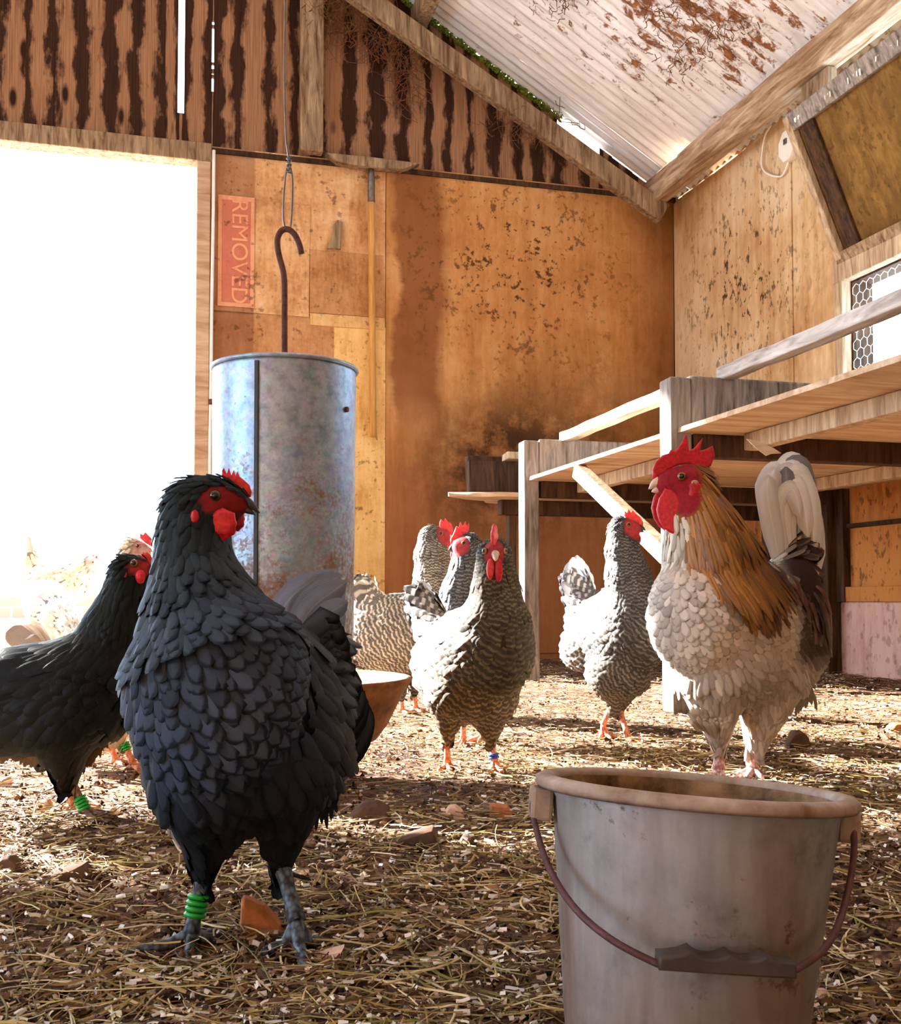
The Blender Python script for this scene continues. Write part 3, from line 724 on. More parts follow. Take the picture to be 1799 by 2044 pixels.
tubes('bolt', [([Vector((math.cos(ba), math.sin(ba), 0)) * (Rb - .03) + UP * .098, Vector((math.cos(ba), math.sin(ba), 0)) * (Rb - .008) + UP * .098], .006)], M['steel'], feeder, 8)
# rod with the crook, then the wire it hangs by
hk = [at(568, y, D_F) for y in (1150, 720, 640, 580)] + [at(x, y, D_F) for x, y in ((566, 545), (556, 505), (554, 478), (562, 461), (575, 458), (588, 468), (597, 487), (602, 506))]
tubes('hook', [([p - LF for p in spline(hk[:3], 3)[:-1] + spline(hk[2:], 8)], .0062)], plain('hook_rust', lin(92, 58, 44), .75, .2, .45, 70, .4), feeder, 10)
bar('hanger_bar', Vector((-R1 + .004, 0, .45)), Vector((R1 - .004, 0, .45)), .012, .006, M['steel'], feeder)
wr_ = empty('hanging_wire', at(577, 320, D_F), 'twisted grey wire from the roof holding the feeder hook', 'wire'); LW = Vector(wr_.location)
w1 = [at(x, y, D_F) - LW for x, y in ((568, -260), (569, 0), (568, 160), (571, 270), (577, 318))]
w2 = [at(x, y, D_F) - LW for x, y in ((577, 318), (571, 345), (566, 400), (566, 440), (572, 459), (580, 452), (583, 415), (584, 360), (580, 335), (577, 318))]
tubes('strand', [(spline(w1, 8), .0022)], M['steel'], wr_, 6)
tubes('loop', [(spline(w2, 8), .0021)], M['steel'], wr_, 6)
kn = []
for i in range(40):
    t = i / 39; a = t * 2 * math.pi * 4
    kn.append(at(577 + 4.5 * math.cos(a), 312 + 34 * t, D_F + .004 * math.sin(a)) - LW)
tubes('twist', [(kn, .0019)], M['steel'], wr_, 5)
# white cord beside the door jamb
cd = empty('cord', on_back(424, 320, WALL_B - .048), 'thin white cord hanging beside the door frame', 'cord'); LC = Vector(cd.location)
cdp = [on_back(x, y, WALL_B - .048) - LC for x, y in ((427, 300), (426, 420), (423, 600), (421, 790), (419, 900), (419, 1000))]
tubes('line', [(spline(cdp, 6), .0095)], M['rope'], cd, 8)
tubes('knot', [([on_back(421, 797, WALL_B - .048) - LC, on_back(421, 808, WALL_B - .048) - LC], .014)], M['rust_steel'], cd, 8)

# ------------------------------------------------------------------ plastic bucket in the foreground
def bucket_mat():
    b = NB('dirty_plastic', 0.55, 0, 0.35); v = b.coord('Object')
    n1 = b.noise(v, 9, 6, 0.7); n2 = b.noise(v, 34, 5, 0.7); st = b.noise(b.coord('Object', (1, 1, .16)), 26, 4, .6)
    Z = b.n('ShaderNodeSeparateXYZ', {0: v}).outputs[2]
    c = b.ramp(n1, [(0.32, lin(84, 80, 72)), (0.62, lin(178, 184, 190))])
    m = b.step(b.math('ADD', b.math('ADD', b.math('MULTIPLY', n1, .5), b.math('MULTIPLY', st, .4)), b.step(Z, 0.20, 0.0, 0.0, .16)), 0.41, 0.60)
    c = b.mix(b.math('MULTIPLY', m, .8), c, b.mix(n2, lin(66, 44, 26), lin(122, 90, 60)))
    sp_ = b.step(b.math('ADD', b.math('MULTIPLY', n2, .6), b.math('MULTIPLY', b.noise(v, 13, 3, .6), .4)), .585, .63)
    c = b.mix(b.math('MULTIPLY', sp_, .8), c, lin(70, 44, 24))
    b.color(c); b.bump(n2, .08, .003); return b.m
M['bucket'] = bucket_mat()
M['rim_brown'] = plain('stained_rim', lin(158, 144, 132), .6, var=.3, scale=26, bump=.1, c2=lin(118, 92, 70))
D_B = 0.90
top = at(1384, 1568, D_B); base = at(1372, 2049, D_B)
bk = empty('bucket', (base.x, base.y, gz(base) - .004), 'dirty pale plastic bucket with wire handle in the foreground', 'bucket'); LK = Vector(bk.location)
ax = (top - LK); hB = ax.length
tilt = Matrix.Rotation(math.radians(-1.8), 4, FWD.normalized()) if False else Matrix.Identity(4)
zax = (ax.normalized() + FWD * 0.078 + RGT * .040).normalized(); xax = RGT.copy(); xax = (xax - zax * xax.dot(zax)).normalized(); yax = zax.cross(xax)
BM_ = Matrix((xax, yax, zax)).transposed().to_4x4(); BM_.translation = ax - zax * hB
Rt, Rl = 0.1185, 0.093
lathe('body', [(0, .003), (Rl - .006, .0), (Rl, .006), (Rl + .2 * (Rt - Rl), hB * .2), (Rt - .002, hB * .93), (Rt, hB - .012), (Rt - .003, hB - .004)], M['bucket'], bk, 96, BM_)
lathe('inner_wall', [(Rt - .003, hB - .004), (Rt - .005, hB - .012), (Rt - .006, hB * .9), (Rl - .004, .012), (0, .010)], plain('stained_inside', lin(150, 118, 84), .8, var=.3, scale=24, bump=.15, c2=lin(50, 32, 18)), bk, 96, BM_)
ro = .1315; rp = [(Rt - .003, hB - .009), (Rt - .0025, hB - .001), (Rt + .002, hB + .002), (ro - .005, hB + .002), (ro, hB - .001), (ro + .0005, hB - .006), (ro - .002, hB - .009), (ro - .005, hB - .006), (Rt + .002, hB - .005)]
lathe('rim', rp, M['rim_brown'], bk, 96, BM_, True)
def bl(x, y, d): return at(x, y, d) - LK
for s, nm in ((-1, 'l'), (1, 'r')):
    bm = bmesh.new(); bm_box(bm, (s * .1265 - .009, -.017, hB - .036), (s * .1265 + .009, .017, hB - .010)); bm.transform(BM_)
    bmobj('handle_lug', bm, M['rim_brown'], bk, bevel=.003)
la = BM_ @ Vector((-.127, -.01, hB - .024)); ra_ = BM_ @ Vector((.127, -.01, hB - .024))
hp_ = [la + RGT * .006, bl(1064, 1602, .893), bl(1072, 1660, .875), bl(1100, 1740, .84), bl(1150, 1815, .80), bl(1220, 1875, .775), bl(1300, 1918, .765), bl(1322, 1926, .764)]
hp2 = [bl(1570, 1938, .764), bl(1588, 1936, .762), bl(1640, 1900, .785), bl(1672, 1850, .81), bl(1695, 1770, .845), bl(1705, 1700, .87), bl(1703, 1640, .888), bl(1694, 1608, .895), ra_ - RGT * .004]
wire_mat = plain('handle_wire', lin(92, 64, 66), .6, .3, .3, 60, .2)
tubes('handle_wire', [(spline(hp_, 8), .0027)], wire_mat, bk, 8); tubes('handle_wire', [(spline(hp2, 8), .0027)], wire_mat, bk, 8)
gp = [(675, 925), (720, 924), (775, 916), (822, 898), (845, 918), (880, 934), (930, 938), (965, 930), (998, 915), (1015, 930), (1060, 948), (1110, 946), (1140, 934), (1165, 920), (1180, 938), (1215, 955), (1300, 962), (1302, 1030), (990, 1012), (672, 990)]
gpts = [bl(1020 + x / 2.309, 1500 + y / 2.309, .764) for x, y in gp]
flat_poly('handle_grip', gpts, FWD, .02, plain('grip_plastic', lin(64, 56, 52), .5, var=.3, scale=30), bk, .002)

# ------------------------------------------------------------------ stones on the litter
M['stone_o'] = plain('orange_stone', lin(176, 112, 66), .85, var=.35, scale=30, bump=.3)
M['stone_d'] = plain('dark_stone', lin(88, 62, 46), .9, var=.4, scale=26, bump=.3)
M['stone_p'] = plain('pale_stone', lin(214, 176, 150), .85, var=.2, scale=26, bump=.2)
M['stone_g'] = plain('grey_stone', lin(120, 112, 108), .85, var=.3, scale=26, bump=.2)
def stone(px, py, w, h, mat, label, outline=None, deep=0.8, seed=0, name='stone'):
    """py is the foot of the stone in the photo; w, h its size in pixels there"""
    p = on_floor(px, py); d = p.dot(FWD); k = d / FPX
    r = random.Random(seed + int(px) * 7 + int(py)); bm = bmesh.new()
    pts = outline or [(-.5, 0), (-.46, .45), (-.2, .95), (.1, 1), (.38, .7), (.5, .1)]
    for sgn, sh in ((-1, .86), (-.45, 1.0), (.45, .95), (1, .7)):
        for x, z in pts:
            q = RGT * (x * w * k * sh + r.uniform(-.03, .03) * w * k) + UP * (z * h * k * (sh if z > .3 else 1) + r.uniform(-.03, .03) * h * k - .006) + FWD * (sgn * deep * w * k * .5)
            bm.verts.new(q)
    res = bmesh.ops.convex_hull(bm, input=bm.verts)
    junk = [e for e in res['geom_interior'] + res['geom_unused'] if isinstance(e, bmesh.types.BMVert)]
    bmesh.ops.delete(bm, geom=list(set(junk)), context='VERTS')
    o = bmobj(name, bm, mat, None, False, bevel=.0035 * min(1, w / 60)); o.location = (p.x, p.y, gz(p) + .002)
    return tag(o, label, 'stone')
stone(527, 1845, 92, 84, M['stone_o'], 'wedge-shaped orange brick piece between the feet of the grey hen', [(-.5, .05), (-.48, 1), (-.38, 1), (0, .8), (.38, .35), (.5, 0)])
stone(742, 1632, 92, 44, M['stone_d'], 'dark brown lump of stone in shade right of the grey hen')
stone(830, 1682, 92, 42, M['stone_d'], 'flat reddish brown stone lying right of the dark lump', [(-.5, 0), (-.3, .5), (.1, .75), (.4, 1), (.5, .6), (.45, 0)])
stone(932, 1684, 34, 28, M['stone_g'], 'small grey pebble near the middle of the floor')
stone(1000, 1624, 46, 30, M['stone_o'], 'small orange block of brick standing in sunlight', [(-.5, 0), (-.48, 1), (.3, .95), (.5, .45), (.45, 0)])
stone(905, 1628, 46, 32, M['stone_p'], 'curled white chip beside the small orange block')
stone(985, 1768, 44, 22, M['stone_o'], 'small flat orange stone left of the bucket handle')
stone(658, 1890, 60, 36, M['stone_p'], 'pinkish stone chip by the right foot of the grey hen', [(-.5, 0), (-.5, .6), (.1, .8), (.5, 1), (.3, .2)])
stone(128, 1745, 120, 38, M['stone_d'], 'long dark brown clod in shade at the lower left', [(-.5, 0), (-.3, .4), (.1, .8), (.35, 1), (.5, .5), (.5, 0)])
stone(20, 1730, 60, 40, M['stone_d'], 'dark clod at the left edge of the litter')
stone(304, 1662, 42, 28, M['stone_d'], 'dark bark piece left of the grey hen')
stone(97, 1612, 32, 36, M['stone_p'], 'pale pyramid-shaped stone in the sun under the black hen', [(-.5, 0), (-.1, 1), (.05, 1), (.5, .2), (.5, 0)])
stone(222, 1616, 36, 20, M['stone_p'], 'rounded pinkish stone behind the green leg band')
stone(14, 1562, 30, 24, M['stone_p'], 'pinkish stone at the left edge in the sunlight')
stone(292, 1540, 36, 40, M['stone_o'], 'orange clay piece by the foot of the pale buff hen')
stone(1592, 1482, 50, 42, M['stone_d'], 'dark stone on the litter right of the rooster')
stone(1790, 1452, 44, 20, M['stone_o'], 'brown stone at the right edge of the litter')
stone(1758, 1750, 38, 20, M['stone_d'], 'dark oval stone right of the bucket handle wire')
stone(1642, 1972, 46, 34, M['stone_p'], 'half-round pale stone behind the bucket handle')
stone(1000, 1900 + 70, 50, 24, M['stone_d'], 'dark flat clod in the shaded straw left of the bucket')
# ------------------------------------------------------------------ birds
def nz(v): return v / (np.linalg.norm(v) + 1e-12)
def A3(v): return np.array(tuple(v), float)
class Bird:
    """Builds one continuous body surface from blended volumes, then clothes it with feathers."""
    def __init__(s, name, gx, gy, fwd, label, d=None, group=None, gz0=None):
        p = on_floor(gx, gy, gz0 or 0.0) if d is None else at(gx, gy, d)
        s.d = d or p.dot(FWD); s.k = s.d / FPX
        z0 = gz0 if gz0 is not None else gz(p)
        s.o = Vector((p.x, p.y, z0)); s.root = empty(name, s.o, label, 'hen' if name == 'hen' else name, group)
        f = RGT * fwd[0] + FWD * fwd[1]; s.f = A3(f.normalized()); s.lat = A3(UP.cross(f).normalized()); s.up = np.array([0, 0, 1.0])
        s.pr = []; s.shr = 0.0035
    def P(s, x, y, dz=0.0): return A3(at(x, y, s.d + dz) - s.o)
    def px(s, v): return v * s.k
    def ell(s, c, r, pitch=0.0, flow=None, tag='body', fwd=None):
        """ellipsoid; r = radii along body axis, across, up (metres); pitch lifts the front"""
        f = s.f if fwd is None else nz(fwd); c_, s_ = math.cos(pitch), math.sin(pitch)
        a = f * c_ + s.up * s_; l = nz(np.cross(s.up, f)); u = np.cross(a, l)
        s.pr.append(('e', np.asarray(c), np.stack([a, l, u]), np.asarray(r, float), -a if flow is None else nz(np.asarray(flow, float)), tag)); return s
    def cone(s, a, b, ra, rb, tag='neck', flow=None):
        a, b = np.asarray(a), np.asarray(b)
        s.pr.append(('c', a, b, (ra, rb), nz(a - b) if flow is None else nz(np.asarray(flow, float)), tag)); return s
    def chain(s, pts, tag='neck', flow=None):
        for (a, ra), (b, rb) in zip(pts, pts[1:]): s.cone(a, b, ra, rb, tag, flow)
        return s
    def dists(s, X):
        out = []
        for pr in s.pr:
            if pr[0] == 'e':
                q = (X - pr[1]) @ pr[2].T; k0 = np.linalg.norm(q / pr[3], axis=-1); k1 = np.linalg.norm(q / pr[3] ** 2, axis=-1)
                out.append(k0 * (k0 - 1) / (k1 + 1e-9))
            else:
                a, b = pr[1], pr[2]; ab = b - a; t = np.clip(((X - a) @ ab) / (ab @ ab), 0, 1)
                out.append(np.linalg.norm(X - a - t[..., None] * ab, axis=-1) - (pr[3][0] + (pr[3][1] - pr[3][0]) * t))
        return np.stack(out)
    def sdf(s, X, k=0.010):
        D = s.dists(X); m = D.min(0); return m - k * np.log(np.exp(-(D - m) / k).sum(0)) + s.shr
    def surface(s, h):
        lo, hi = np.full(3, 9.0), np.full(3, -9.0)
        for pr in s.pr:
            pts = [(pr[1], max(pr[3]))] if pr[0] == 'e' else [(pr[1], pr[3][0]), (pr[2], pr[3][1])]
            for c, r in pts: lo = np.minimum(lo, c - r - .03); hi = np.maximum(hi, c + r + .03)
        n = np.ceil((hi - lo) / h).astype(int) + 1
        ax = [lo[i] + h * np.arange(n[i]) for i in range(3)]
        G = np.stack(np.meshgrid(*ax, indexing='ij'), -1); v = s.sdf(G); ins = v < 0
        acc = np.zeros(tuple(n - 1) + (3,)); cnt = np.zeros(tuple(n - 1))
        faces = []
        cid = lambda i, j, k: (i * (n[1] - 1) + j) * (n[2] - 1) + k
        for axis in range(3):
            sl0 = [slice(None)] * 3; sl1 = [slice(None)] * 3; sl0[axis] = slice(None, -1); sl1[axis] = slice(1, None)
            a, b = v[tuple(sl0)], v[tuple(sl1)]; idx = np.argwhere((a < 0) != (b < 0))
            va, vb = a[tuple(idx.T)], b[tuple(idx.T)]; t = va / (va - vb)
            pos = lo + idx * h; pos[:, axis] += t * h
            o1, o2 = [x for x in range(3) if x != axis]; quad = []
            for d1, d2 in ((0, 0), (-1, 0), (-1, -1), (0, -1)):
                c = idx.copy(); c[:, o1] += d1; c[:, o2] += d2
                np.add.at(acc, tuple(c.T), pos); np.add.at(cnt, tuple(c.T), 1); quad.append(cid(c[:, 0], c[:, 1], c[:, 2]))
            q = np.stack(quad, 1); flip = (va < 0) ^ (axis == 1); q[flip] = q[flip][:, ::-1]; faces.append(q[:, ::-1])
        F = np.concatenate(faces); m = cnt > 0
        ids = np.full(cnt.size, -1); ids[m.ravel()] = np.arange(m.sum())
        Vv = (acc[m] / cnt[m][:, None]); return Vv, ids[F]
    def normals(s, X, e=0.002):
        g = np.stack([s.sdf(X + e * np.eye(3)[i]) - s.sdf(X - e * np.eye(3)[i]) for i in range(3)], -1); return g / (np.linalg.norm(g, axis=1)[:, None] + 1e-9)
    def weights(s, X, k=0.012):
        D = s.dists(X); w = np.exp(-(D - D.min(0)) / k); return (w / w.sum(0)).T
    def build(s, mat, colf, facef, h=0.006):
        V, F = s.surface(h); s.V, s.F = V, F; n = s.normals(V); s.colf, s.facef = colf, facef
        W_ = s.weights(V); col = colf(s, V, n, W_)
        fm = facef(V)[:, None]; col = col * (1 - fm) + np.array(s.skin) * fm
        s.body = npmesh('body', V, F, mat, s.root, True, col=col); return s
    def plume(s, name, mat, spec, N, seed, lift=0.10, droop=1.0, keep=None, only=None, off=0.0015, flowf=None, jit=0.12, cv=0.22):
        """feathers over the body; spec maps a volume's tag to (length, width, spacing)"""
        r = np.random.default_rng(seed)
        V, F = s.V, s.F; tri = np.concatenate([F[:, :3], F[:, [0, 2, 3]]])
        e1, e2 = V[tri[:, 1]] - V[tri[:, 0]], V[tri[:, 2]] - V[tri[:, 0]]; ar = np.linalg.norm(np.cross(e1, e2), axis=1)
        t = r.choice(len(tri), N, p=ar / ar.sum()); a, b = r.random(N), r.random(N); f = a + b > 1; a[f], b[f] = 1 - a[f], 1 - b[f]
        X = V[tri[t, 0]] + a[:, None] * e1[t] + b[:, None] * e2[t]
        W_ = s.weights(X); tags = [p[5] for p in s.pr]
        S = np.array([spec.get(tg, (0, 0, 1)) for tg in tags]); act = np.array([tg in spec for tg in tags], float)
        on = (W_ @ act) > 0.5; on &= s.facef(X) < 0.35
        if keep is not None: on &= keep(X)
        X, W_ = X[on], W_[on]; Wn = W_ * act; Wn /= Wn.sum(1)[:, None] + 1e-9
        LWS = Wn @ S
        cell = {}; pick = []
        g = max(LWS[:, 2].max(), 1e-3) if len(LWS) else 1
        for i, (x, sp_) in enumerate(zip(X, LWS[:, 2])):
            c = tuple((x // g).astype(int)); ok = True
            for dx in (-1, 0, 1):
                for dy in (-1, 0, 1):
                    for dz in (-1, 0, 1):
                        for j in cell.get((c[0] + dx, c[1] + dy, c[2] + dz), ()):
                            if ((X[j] - x) ** 2).sum() < sp_ * sp_: ok = False; break
                        if not ok: break
                    if not ok: break
                if not ok: break
            if ok: cell.setdefault(c, []).append(i); pick.append(i)
        X, W_, LWS = X[pick], W_[pick], LWS[pick]; n = s.normals(X)
        FL = np.array([p[4] for p in s.pr]); fl = W_ @ FL if flowf is None else flowf(X, W_ @ FL)
        fl = fl + np.array([0, 0, -0.25 * droop]); fl = fl - n * (fl * n).sum(1)[:, None]; fl /= np.linalg.norm(fl, axis=1)[:, None] + 1e-9
        bt = np.cross(n, fl); th = r.normal(0, jit, len(X))[:, None]; fl, bt = fl * np.cos(th) + bt * np.sin(th), bt * np.cos(th) - fl * np.sin(th)
        col = s.colf(s, X, n, W_) * (1 + r.normal(0, cv, (len(X), 1))).clip(.4, 1.8)
        return s._feathers(name, mat, X + n * off, fl, bt, n, LWS[:, 0] * r.uniform(.85, 1.15, len(X)), LWS[:, 1] * r.uniform(.85, 1.15, len(X)), col, lift * r.uniform(.6, 1.5, len(X)))
    def _feathers(s, name, mat, X, T, B, Nn, L, Wd, col, lift, rows=6):
        v = np.array([0, .3, .58, .80, .93, 1.0]); prof = np.array([.5, .85, 1.0, .93, .68, .22])
        n = len(X); u = np.array([-1, 0, 1.0])
        hgt = lift[:, None] * v - 0.10 * v ** 3                           # height / length
        C = X[:, None, None] + T[:, None, None] * (L[:, None] * v)[..., None, None] + Nn[:, None, None] * (L[:, None] * hgt)[..., None, None]
        Wv = Wd[:, None] * prof * .5
        Pp = C + B[:, None, None] * (Wv[..., None] * u)[..., None] - Nn[:, None, None] * (Wv[..., None] * np.abs(u) * .35)[..., None]
        # rounded tip: pull the outer columns back
        Pp[:, -1, [0, 2]] -= T[:, None] * (L * .025)[:, None, None]
        Vv = Pp.reshape(-1, 3); base = np.arange(n)[:, None] * rows * 3
        q = np.array([(i * 3 + j, i * 3 + j + 1, (i + 1) * 3 + j + 1, (i + 1) * 3 + j) for i in range(rows - 1) for j in range(2)])
        Fq = (base[..., None] + q[None]).reshape(-1, 4)
        uvv = np.stack(np.meshgrid(v, (u + 1) / 2, indexing='ij')[::-1], -1).reshape(1, -1, 2).repeat(n, 0).copy()
        uvv[..., 0] += np.arange(n)[:, None] % 97                        # whole number tells feathers apart
        return npmesh(name, Vv, Fq, mat, s.root, True, uv=uvv.reshape(-1, 2), col=np.repeat(col, rows * 3, 0).clip(0, 1))
    def quills(s, name, mat, curves, parent=None):
        """large feathers: list of (centre points, width, face normal, colour)"""
        Vs, Fs, Us, Cs, o = [], [], [], [], 0
        for i, (pts, wd, nn, c) in enumerate(curves):
            P_ = np.array([A3(p) for p in spline([Vector(p) for p in pts], 8)]); m = len(P_); T = np.gradient(P_, axis=0); T /= np.linalg.norm(T, axis=1)[:, None] + 1e-9
            N_ = np.asarray(nn, float)[None] - T * (T @ np.asarray(nn, float))[:, None]; N_ /= np.linalg.norm(N_, axis=1)[:, None] + 1e-9; B_ = np.cross(N_, T)
            v = np.linspace(0, 1, m); pr_ = np.interp(v, [0, .1, .3, .75, .92, 1], [.25, .6, .9, 1, .75, .12]) * wd / 2; u = np.linspace(-1, 1, 5)
            G = P_[:, None] + B_[:, None] * (pr_[:, None] * u)[..., None] - N_[:, None] * (pr_[:, None] * np.abs(u) ** 1.5 * .3)[..., None]
            Vs.append(G.reshape(-1, 3)); I = np.arange(m * 5).reshape(m, 5) + o; o += m * 5
            Fs.append(np.stack([I[:-1, :-1], I[:-1, 1:], I[1:, 1:], I[1:, :-1]], -1).reshape(-1, 4))
            Us.append(np.stack(np.meshgrid(v, (u + 1) / 2, indexing='ij')[::-1], -1).reshape(-1, 2) + np.array([i % 97, 0])); Cs.append(np.repeat(np.asarray(c)[None], m * 5, 0))
        return npmesh(name, np.concatenate(Vs), np.concatenate(Fs), mat, parent or s.root, True, uv=np.concatenate(Us), col=np.concatenate(Cs).clip(0, 1))
    # ---- head furniture, given in photo pixels at the bird's own distance
    def plate(s, name, pts, mat, thick, dz=0.0, nrm=None, bev=.001, parent=None):
        n = FWD if nrm is None else Vector(nrm)
        return flat_poly(name, [Vector(s.P(x, y, dz)) for x, y in pts], n, thick, mat, parent or s.root, bev)
    def plate3(s, name, pts, c, ux, mat, thick, bev=.001):
        """outline in metres about c; ux = in-plane horizontal axis"""
        ux = Vector(ux).normalized(); n = ux.cross(UP)
        return flat_poly(name, [Vector(c) + ux * a + UP * b for a, b in pts], n, thick, mat, s.root, bev)
    def blob(s, name, c, r, mat, fwd=None, parent=None, seed=1, rough=.0):
        V, F = sphere_np(20, 14); f = nz(np.asarray(fwd if fwd is not None else s.f, float)); l = nz(np.cross(s.up, f)); u = np.cross(f, l)
        Vv = V * np.asarray(r)
        if rough: Vv = Vv * (1 + rough * (np.sin(V[:, :1] * 9 + seed) * np.cos(V[:, 1:2] * 8) + np.sin(V[:, 2:] * 11 + seed)))
        return npmesh(name, np.asarray(c) + Vv @ np.stack([f, l, u]), tri_clean(F), mat, parent or s.root, True)
    def eye(s, x, y, dz, r, nrm, iris):
        V, F = sphere_np(24, 16); z = nz(np.asarray(nrm, float)); a = nz(np.cross(z, [0.1, .2, 1])); b = np.cross(z, a)
        g = V[:, 2]; col = np.where((g > .80)[:, None], np.array([.004, .004, .004]), np.where((g > .35)[:, None], np.array(iris), np.array([.02, .012, .01])))
        return npmesh('eye', s.P(x, y, dz) + (V * r) @ np.stack([a, b, z]), tri_clean(F), M['eye'], s.root, True, col=col)
    def beak(s, base, tip, r, mat, hook=.25):
        base, tip = np.asarray(base), np.asarray(tip); ax = tip - base; L = np.linalg.norm(ax)
        pts = [base + ax * t + np.array([0, 0, hook * L * (.35 * math.sin(math.pi * min(t * 1.1, 1)) - .0 * t)]) for t in np.linspace(0, 1, 9)]
        rad = [r * x for x in (1, .95, .86, .76, .65, .52, .38, .22, .04)]
        low = [base + np.array([0, 0, -.55 * r]) + ax * t * .78 for t in np.linspace(0, 1, 6)]
        return tubes('beak', [(pts, rad), (low, [r * x for x in (.8, .72, .6, .45, .28, .04)])], mat, s.root, 10)
    def leg(s, hock, ankle, r, mat, toes, back=.022, r2=None, claw=None, band=None, band_mat=None):
        """toes: list of vectors (metres, horizontal) from the ankle foot point"""
        hock, ankle = np.asarray(hock), np.asarray(ankle); ch = []
        mid = (hock + ankle) / 2; up0 = hock + (hock - ankle) * .25
        ch.append(([up0, hock, hock * .7 + ankle * .3, mid, hock * .2 + ankle * .8, ankle], [r * 1.25, r * 1.25, r * .95, r * .88, r * .92, r * 1.15]))
        g = gz(ankle + A3(s.o)) - s.o.z if s.o.z < .05 else 0.0
        for tv in toes:
            tv = np.asarray(tv, float); L = np.linalg.norm(tv); tr = r * .72
            k = [ankle, ankle + tv * .22 + [0, 0, -.2 * ankle[2]]]
            gl = np.array([0, 0, g + tr * .7])
            foot = np.array([ankle[0], ankle[1], 0]) 
            pts = [ankle, foot + tv * .3 + gl + [0, 0, tr * .7], foot + tv * .6 + gl + [0, 0, tr * .35], foot + tv * .85 + gl, foot + tv * 1.0 + gl - [0, 0, tr * .3]]
            ch.append((spline([Vector(p) for p in pts], 3), np.interp(np.linspace(0, 1, 13), [0, .25, .5, .75, 1], [tr * 1.1, tr * 1.05, tr * .95, tr * .75, tr * .18])))
        o = tubes('leg', ch, mat, s.root, 9)
        if band is not None:
            c = hock + (ankle - hock) * band[0]; axd = nz(ankle - hock); bc = []
            for i in range(band[1]):
                bc.append(ring_pts(c + axd * (i - (band[1] - 1) / 2) * r * .75, axd, r * 1.12, r * .36))
            Vs, Fs, oo = [], [], 0
            for V_, F_ in bc: Vs.append(V_); Fs += [tuple(i + oo for i in f) for f in F_]; oo += len(V_)
            bo = npmesh('leg_band', np.concatenate(Vs), Fs, band_mat, o, True); bo['label'] = band[2]
        return o
def sphere_np(n=20, m=12):
    V, F = [], []
    for i in range(m + 1):
        t = math.pi * i / m
        for j in range(n): a = 2 * math.pi * j / n; V.append((math.sin(t) * math.cos(a), math.sin(t) * math.sin(a), math.cos(t)))
    for i in range(m):
        for j in range(n): F.append((i * n + j, (i + 1) * n + j, (i + 1) * n + (j + 1) % n, i * n + (j + 1) % n))
    V = np.array(V); V[:n] = (0, 0, 1); V[-n:] = (0, 0, -1); return V, F
def ring_pts(c, ax, R, r, n=20, m=8):
    a = nz(np.cross(ax, [.3, .5, .8])); b = np.cross(ax, a); V = []
    for i in range(n):
        t = 2 * math.pi * i / n; d = a * math.cos(t) + b * math.sin(t)
        for j in range(m): q = 2 * math.pi * j / m; V.append(c + d * (R + r * math.cos(q)) + ax * r * math.sin(q))
    F = [(i * m + j, ((i + 1) % n) * m + j, ((i + 1) % n) * m + (j + 1) % m, i * m + (j + 1) % m) for i in range(n) for j in range(m)]
    return np.array(V), F

# feather and skin materials; the plumage colour sits in the feathers' own colour attribute
def feather_mat(name, edge=0.5, edge_col=None, bars=0, bar_col=None, shaft=0.0, rough=.6, sheen=0.0, spec=.3, trans=0.0, bar_soft=.25):
    b = NB(name, rough, 0, spec)
    at_ = b.n('ShaderNodeAttribute', attribute_name='col').outputs['Color']
    uv = b.n('ShaderNodeSeparateXYZ', {0: b.n('ShaderNodeUVMap').outputs[0]}); U = b.math('FRACT', uv.outputs[0]); Vv = uv.outputs[1]; idx = b.math('FLOOR', uv.outputs[0])
    c = at_; e = b.math('ABSOLUTE', b.math('SUBTRACT', U, 0.5))
    if bars:
        ph = b.math('ADD', b.math('MULTIPLY', Vv, bars * 2 * math.pi), b.math('ADD', b.math('MULTIPLY', e, 3.0), b.math('MULTIPLY', idx, 1.13)))
        c = b.mix(b.step(b.math('SINE', ph), -bar_soft - .45, bar_soft - .1, 0.0, 0.80), c, bar_col)
    if edge:
        d = b.math('ADD', b.math('MULTIPLY', e, 2.0), b.math('POWER', Vv, 5.0))
        c = b.mix(b.math('MULTIPLY', b.step(d, .62, 1.0), edge), c, edge_col or (0.004, 0.005, 0.006, 1))
    if shaft: c = b.mix(b.math('MULTIPLY', b.step(e, .05, .02), shaft), c, (1, 1, 1, 1), 'SOFT_LIGHT')
    barb = b.n('ShaderNodeTexWave', {'Vector': b.n('ShaderNodeCombineXYZ', {0: b.math('MULTIPLY', e, 1.3), 1: Vv, 2: 0.0}).outputs[0], 'Scale': 9.0, 'Distortion': 1.5}, bands_direction='DIAGONAL').outputs['Fac']
    b.bump(barb, .25, .002)
    b.color(c)
    if sheen: b.b.inputs['Sheen Weight'].default_value = sheen; b.b.inputs['Sheen Roughness'].default_value = .35
    if trans:
        tr = b.n('ShaderNodeBsdfTranslucent', {'Color': c}); mx = b.n('ShaderNodeMixShader', {0: trans, 1: b.b.outputs[0], 2: tr.outputs[0]})
        b.t.links.new(mx.outputs[0], b.t.nodes['Material Output'].inputs[0])
    return b.m
def body_mat(name, rough=.75):
    b = NB(name, rough, 0, .2); at_ = b.n('ShaderNodeAttribute', attribute_name='col').outputs['Color']
    n = b.noise(b.coord('Object'), 120, 4, .7); b.color(b.mix(b.step(n, .3, .7, 0, .5), at_, (0.01, .008, .008, 1), 'MIX')); b.bump(n, .4, .003); return b.m
